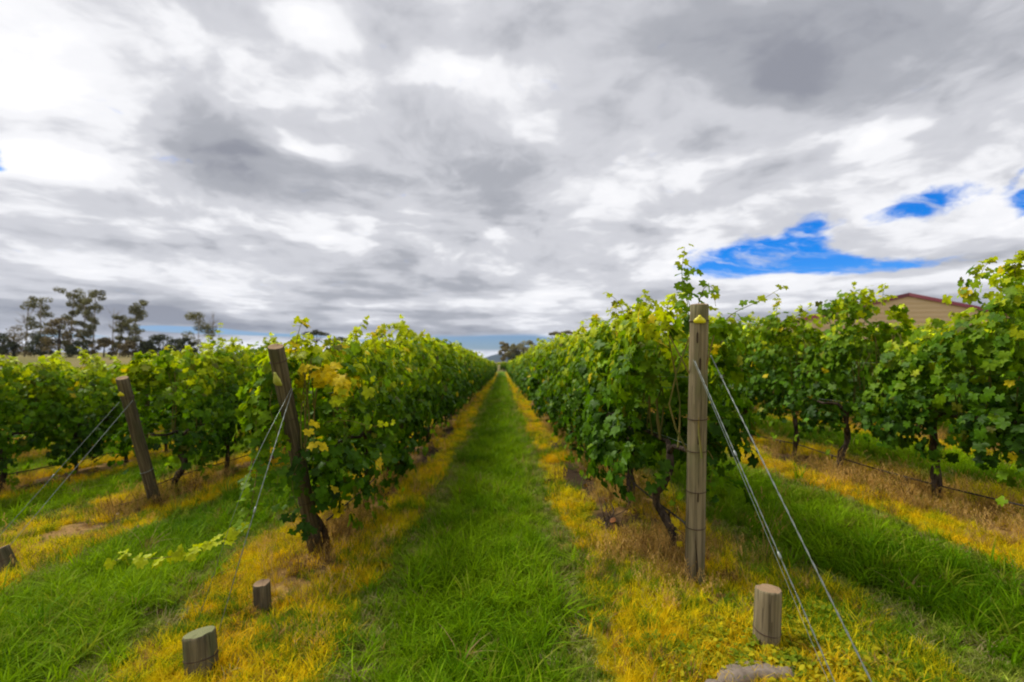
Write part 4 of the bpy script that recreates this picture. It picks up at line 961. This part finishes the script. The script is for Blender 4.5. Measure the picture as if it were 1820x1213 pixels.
# ------------------------------------------------------------------ grasses
def tuft(seed, nb, h0, h1, w, spread, droop, segs=3, head=False):
    rg = np.random.default_rng(seed); V = []; F = []; Cc = []
    for b_ in range(nb):
        a = rg.uniform(0, 6.28); h = rg.uniform(h0, h1); r0 = spread * math.sqrt(rg.random()); bx, by = r0 * math.cos(a * 3.1), r0 * math.sin(a * 3.1)
        out = droop * rg.uniform(.3, 1.2); dx, dy = math.cos(a), math.sin(a); px_, py_ = -dy, dx; s0 = len(V); tw = rg.uniform(-.6, .6)
        for s in range(segs + 1):
            f = s / segs; ww = w * (1 - f ** 1.6) * .5 + .0002; c = out * h * f * f; zz = h * (f - .35 * out * f * f)
            sh = .35 + .65 * f
            for sg in ((-1, 1) if s < segs else (0,)):
                V.append((bx + dx * c + (px_ + dx * tw) * ww * sg, by + dy * c + (py_ + dy * tw) * ww * sg, zz)); Cc.append((1, 1, 1))
        for s in range(segs - 1): q0 = s0 + 2 * s; F += [(q0, q0 + 1, q0 + 3), (q0, q0 + 3, q0 + 2)]
        q0 = s0 + 2 * (segs - 1); F.append((q0, q0 + 1, q0 + 2))
        if head:
            tip = np.array(V[-1]); d = np.array([dx * .5, dy * .5, .8]); 
            for k in range(5):
                c = tip + d * k * .014; e1 = c + np.array([rg.normal() * .008, rg.normal() * .008, .016]); n0 = len(V)
                V += [tuple(c), tuple(e1 + [px_ * .003, py_ * .003, 0]), tuple(e1 - [px_ * .003, py_ * .003, 0])]; Cc += [(1.1, 1.05, .9)] * 3; F.append((n0, n0 + 1, n0 + 2))
    me = mesh_np('tuft', np.array(V), np.array(F), [M_GRASS])
    a_ = me.color_attributes.new('shade', 'FLOAT_COLOR', 'POINT'); c = np.ones((len(V), 4), np.float32); c[:, :3] = np.array(Cc) * np.random.default_rng(seed).uniform(.85, 1.15); a_.data.foreach_set('color', c.ravel())
    return me
def weed(seed):
    rg = np.random.default_rng(seed); V = []; F = []
    for k in range(34):
        a = rg.uniform(0, 6.28); r = .07 * math.sqrt(rg.random()); z = .015 + .05 * rg.random() * (1 - r / .09); s = rg.uniform(.006, .012); n0 = len(V); tl = rg.normal(size=2) * .4
        for j in range(6):
            b_ = j / 6 * 6.28; x, y = s * math.cos(b_), s * math.sin(b_) * .8; V.append((r * math.cos(a) + x, r * math.sin(a) + y, z + x * tl[0] + y * tl[1]))
        F += [(n0, n0 + j, n0 + j + 1) for j in range(1, 5)]
    me = mesh_np('weed', np.array(V), np.array(F), [M_GRASS]); a_ = me.color_attributes.new('shade', 'FLOAT_COLOR', 'POINT'); a_.data.foreach_set('color', np.ones(len(V) * 4, np.float32)); return me
LUSH = [tuft(s, 22, .06, .145, .0058, .05, .9) for s in (1, 2, 3, 4)] + [tuft(5, 14, .12, .23, .0085, .03, 1.15, 4)]
MOWN = [tuft(s, 22, .025, .075, .0055, .055, 1.2) for s in (11, 12, 13)]
YEL = [tuft(s, 34, .04, .11, .0036, .055, .9) for s in (21, 22, 23, 24)]
STRAW = [tuft(s, 24, .05, .16, .0032, .06, .8, 3, True) for s in (31, 32, 33)] + [tuft(34, 12, .22, .42, .003, .04, .5, 4, True)]
WEED = [weed(s) for s in (41, 42, 43)]

def spread(dens, y0, y1, xr, pick, seed):
    """random points in the wedge the camera sees, thinned by a per-zone weight"""
    rg = np.random.default_rng(seed); P = []
    n = int(dens * (y1 - y0) * (xr[1] - xr[0])); x = rg.uniform(xr[0], xr[1], n); y = rg.uniform(y0, y1, n)
    k = (x < 1.18 * y + .9) & (x > -1.18 * y - .9); x, y = x[k], y[k]
    w = pick(x, y) * (1 - .93 * bare(x, y)); k = rg.random(len(x)) < w; return x[k], y[k]
def scatter(name, specs, pick, src, size, colf, label, bigvar=None, seed=0):
    Xs, Ys, Sc = [], [], []
    for j, (dens, y0, y1, xr, sc) in enumerate(specs):
        x, y = spread(dens, y0, y1, xr, pick, seed + j); Xs.append(x); Ys.append(y); Sc.append(np.full(len(x), sc))
    x = np.concatenate(Xs); y = np.concatenate(Ys); sc = np.concatenate(Sc); n = len(x); rg = np.random.default_rng(seed + 99)
    z = ground_zb(x, y) - .004; s = sc * size * rg.uniform(.65, 1.3, n) * (1 + .3 * fnoise(x, y, 2.6, 8))
    var = rg.integers(0, len(src), n)
    if bigvar is not None: var = np.where(rg.random(n) < bigvar, len(src) - 1, rg.integers(0, len(src) - 1, n))
    rot = np.column_stack([rg.normal(size=n) * .15, rg.normal(size=n) * .15, rg.uniform(0, 6.28, n)])
    gn_scatter(name, np.column_stack([x, y, z]), rot, np.column_stack([s, s, s * rg.uniform(.8, 1.2, n)]), var, colf(x, y, rg), src, label)
    print(name, n)
XR = (-14, 11)
def c_lush(x, y, rg):
    n1 = .5 + .55 * fnoise(x, y, 2.3, 7) + .25 * fnoise(x, y, .8, 21); a = np.array((.078, .180, .001)); b = np.array((.22, .35, .002)); c = a + (b - a) * np.clip(n1 + rg.normal(size=len(x)) * .25, 0, 1)[:, None]
    r = rg.random(len(x)); pt = ss(fnoise(x, y, 1.4, 23), .15, .7); c[r < .07 + .30 * pt] = (.22, .27, .02); c[r > .985] = (.30, .22, .09); return c
def c_mown(x, y, rg):
    c = np.array((.24, .29, .035)) * np.exp(rg.normal(size=len(x)) * .28)[:, None]; r = rg.random(len(x)); c[r < .25] = (.34, .29, .13); c[r > .82] = (.10, .18, .01); return c
def c_yel(x, y, rg):
    n1 = np.clip(.5 + .6 * fnoise(x, y, 1.9, 11) + rg.normal(size=len(x)) * .22, 0, 1)[:, None]; c = np.array((.64, .58, .006)) * (1 - n1) + np.array((.74, .47, .008)) * n1
    r = rg.random(len(x)); g = ss(fnoise(x, y, 2.7, 13), .0, .5) ; c[r < .14 + .5 * g + .5 * ss(x, 1.55, 1.9) * (x < 3) * (y < 4)] = (.14, .24, .006); c[r > .93] = (.32, .19, .07); return c * rg.uniform(.75, 1.2, (len(x), 1))
def c_straw(x, y, rg):
    c = np.array((.46, .31, .12)) * np.exp(rg.normal(size=len(x)) * .25)[:, None]; r = rg.random(len(x)); c[r < .12] = (.20, .20, .02); c[r > .9] = (.12, .07, .03); return c
zl = lambda x, y: zones(x, y)[3]
scatter('lush_grass', [(520, 1.6, 5.5, (-8, 8), 1), (190, 5.5, 13, (-13, 10), 1.25), (70, 13, 30, XR, 1.5), (26, 30, 70, (-9, 8), 1.8)], lambda x, y: np.clip(zl(x, y) + .12 * zones(x, y)[2], 0, 1), LUSH, 1.0, c_lush, 'lush green grass growing in the lanes between the rows', .18, 500)
scatter('mown_grass', [(620, 1.6, 5.5, (-8, 8), 1), (230, 5.5, 13, (-13, 10), 1.2), (70, 13, 30, XR, 1.6), (20, 30, 60, (-9, 8), 2)], lambda x, y: np.clip(zones(x, y)[2] * .9 + zl(x, y) * .12 + zones(x, y)[1] * .06, 0, 1), MOWN, 1.0, c_mown, 'pale short grass along both edges of the green lane', None, 520)
scatter('yellow_weeds', [(680, 1.6, 5.5, (-8, 8), 1), (260, 5.5, 13, (-13, 10), 1.2), (80, 13, 30, XR, 1.6), (16, 30, 60, (-9, 8), 2)], lambda x, y: np.clip(zones(x, y)[1] * (.9 + .3 * fnoise(x, y, 1.5, 17)) + .10 * zones(x, y)[0], 0, 1), YEL, 1.0, c_yel, 'sprayed yellow and orange weeds in strips beside the vines', None, 540)
def p_straw(x, y):
    st, ye, pa, lu, o = zones(x, y); n1 = fnoise(x, y, 1.3, 19); w = (st * ss(n1, -.5, .5) * .7 + .05 * ye) * (1 - .8 * ss(3.9 - y, 0, .8))
    spot = .7 * np.exp(-(((x - 4.3) / .32) ** 2 + ((y - 4.6) / 1.2) ** 2)) + .35 * np.exp(-(((x - 1.70) / .25) ** 2 + ((y - 3.6) / .4) ** 2)) + np.exp(-(((x - 1.2) / .35) ** 2 + ((y - 3.9) / .5) ** 2))
    return np.clip(w * .7 + spot * .9, 0, 1)
scatter('dry_straw', [(240, 2.4, 6.5, (-8, 8), 1), (110, 6.5, 13, (-13, 10), 1.1), (30, 13, 26, XR, 1.3)], p_straw, STRAW, 1.0, c_straw, 'dry straw-coloured grass standing round posts and trunks', .10, 560)
def p_weed(x, y): return np.clip(1.2 * np.exp(-(((x - 1.30) / .28) ** 2 + ((y - 2.55) / .22) ** 2)) + np.exp(-(((x - 1.75) / .22) ** 2 + ((y - 2.45) / .4) ** 2)), 0, 1)
scatter('broadleaf_weeds', [(900, 2.0, 3.3, (.5, 2.6), 1)], p_weed, WEED, 1.15, lambda x, y, rg: np.where(rg.random((len(x), 1)) < .6, np.array((.40, .36, .012)), np.array((.17, .24, .012))), 'small round-leaved yellow-green weeds around the pale stump', None, 580)
def litter():
    rg = np.random.default_rng(9); V, F = LM; fl = np.array([(0, 0, 0)] + [tuple(v) for v in V[1:]])
    x = rg.uniform(-9, 7, 2600); y = rg.uniform(2, 12, 2600); st, ye, pa, lu, o = zones(x, y); k = rg.random(2600) < st * .75 + ye * .12 + pa * .10 + lu * .01; x, y = x[k], y[k]; n = len(x)
    P = np.column_stack([x, y, ground_zb(x, y) + .03]); nn = rg.normal(size=(n, 3)) * .4 + [0, 0, 1]; C = np.array([(.16, .085, .04), (.09, .05, .03), (.28, .10, .03), (.33, .22, .08)])[rg.integers(0, 4, n)]
    red = rg.random(n) < .03; C[red] = (.35, .02, .01); mb = MB(); stamp(mb, LM, P, frames(nn, rg.normal(size=(n, 3))), rg.uniform(.02, .045, n), C)
    o = link('fallen_leaves', mb.mesh('fallen_leaves', [M_LEAF])); tag(o, 'brown and reddish fallen leaves littered under the vines', None, None, 'stuff')
litter()

# ------------------------------------------------------------------ air
def haze():
    x0, x1, y0, y1, z0, z1 = -5600, 5600, -500, 7600, -45, 175
    V = np.array([(x, y, z) for z in (z0, z1) for y in (y0, y1) for x in (x0, x1)]); F = np.array([(0, 2, 3, 1), (4, 5, 7, 6), (0, 1, 5, 4), (2, 6, 7, 3), (0, 4, 6, 2), (1, 3, 7, 5)])
    m, t, o = mat('haze'); v = nd(t, 'ShaderNodeVolumePrincipled'); v.inputs['Density'].default_value = 7e-5; v.inputs['Color'].default_value = (.55, .70, 1.0, 1); v.inputs['Anisotropy'].default_value = .2
    t.links.new(v.outputs[0], o.inputs['Volume']); tag(link('haze', mesh_np('haze', V, F, [m])), 'thin bluish air towards the far ridge', None, None, 'stuff')
haze()
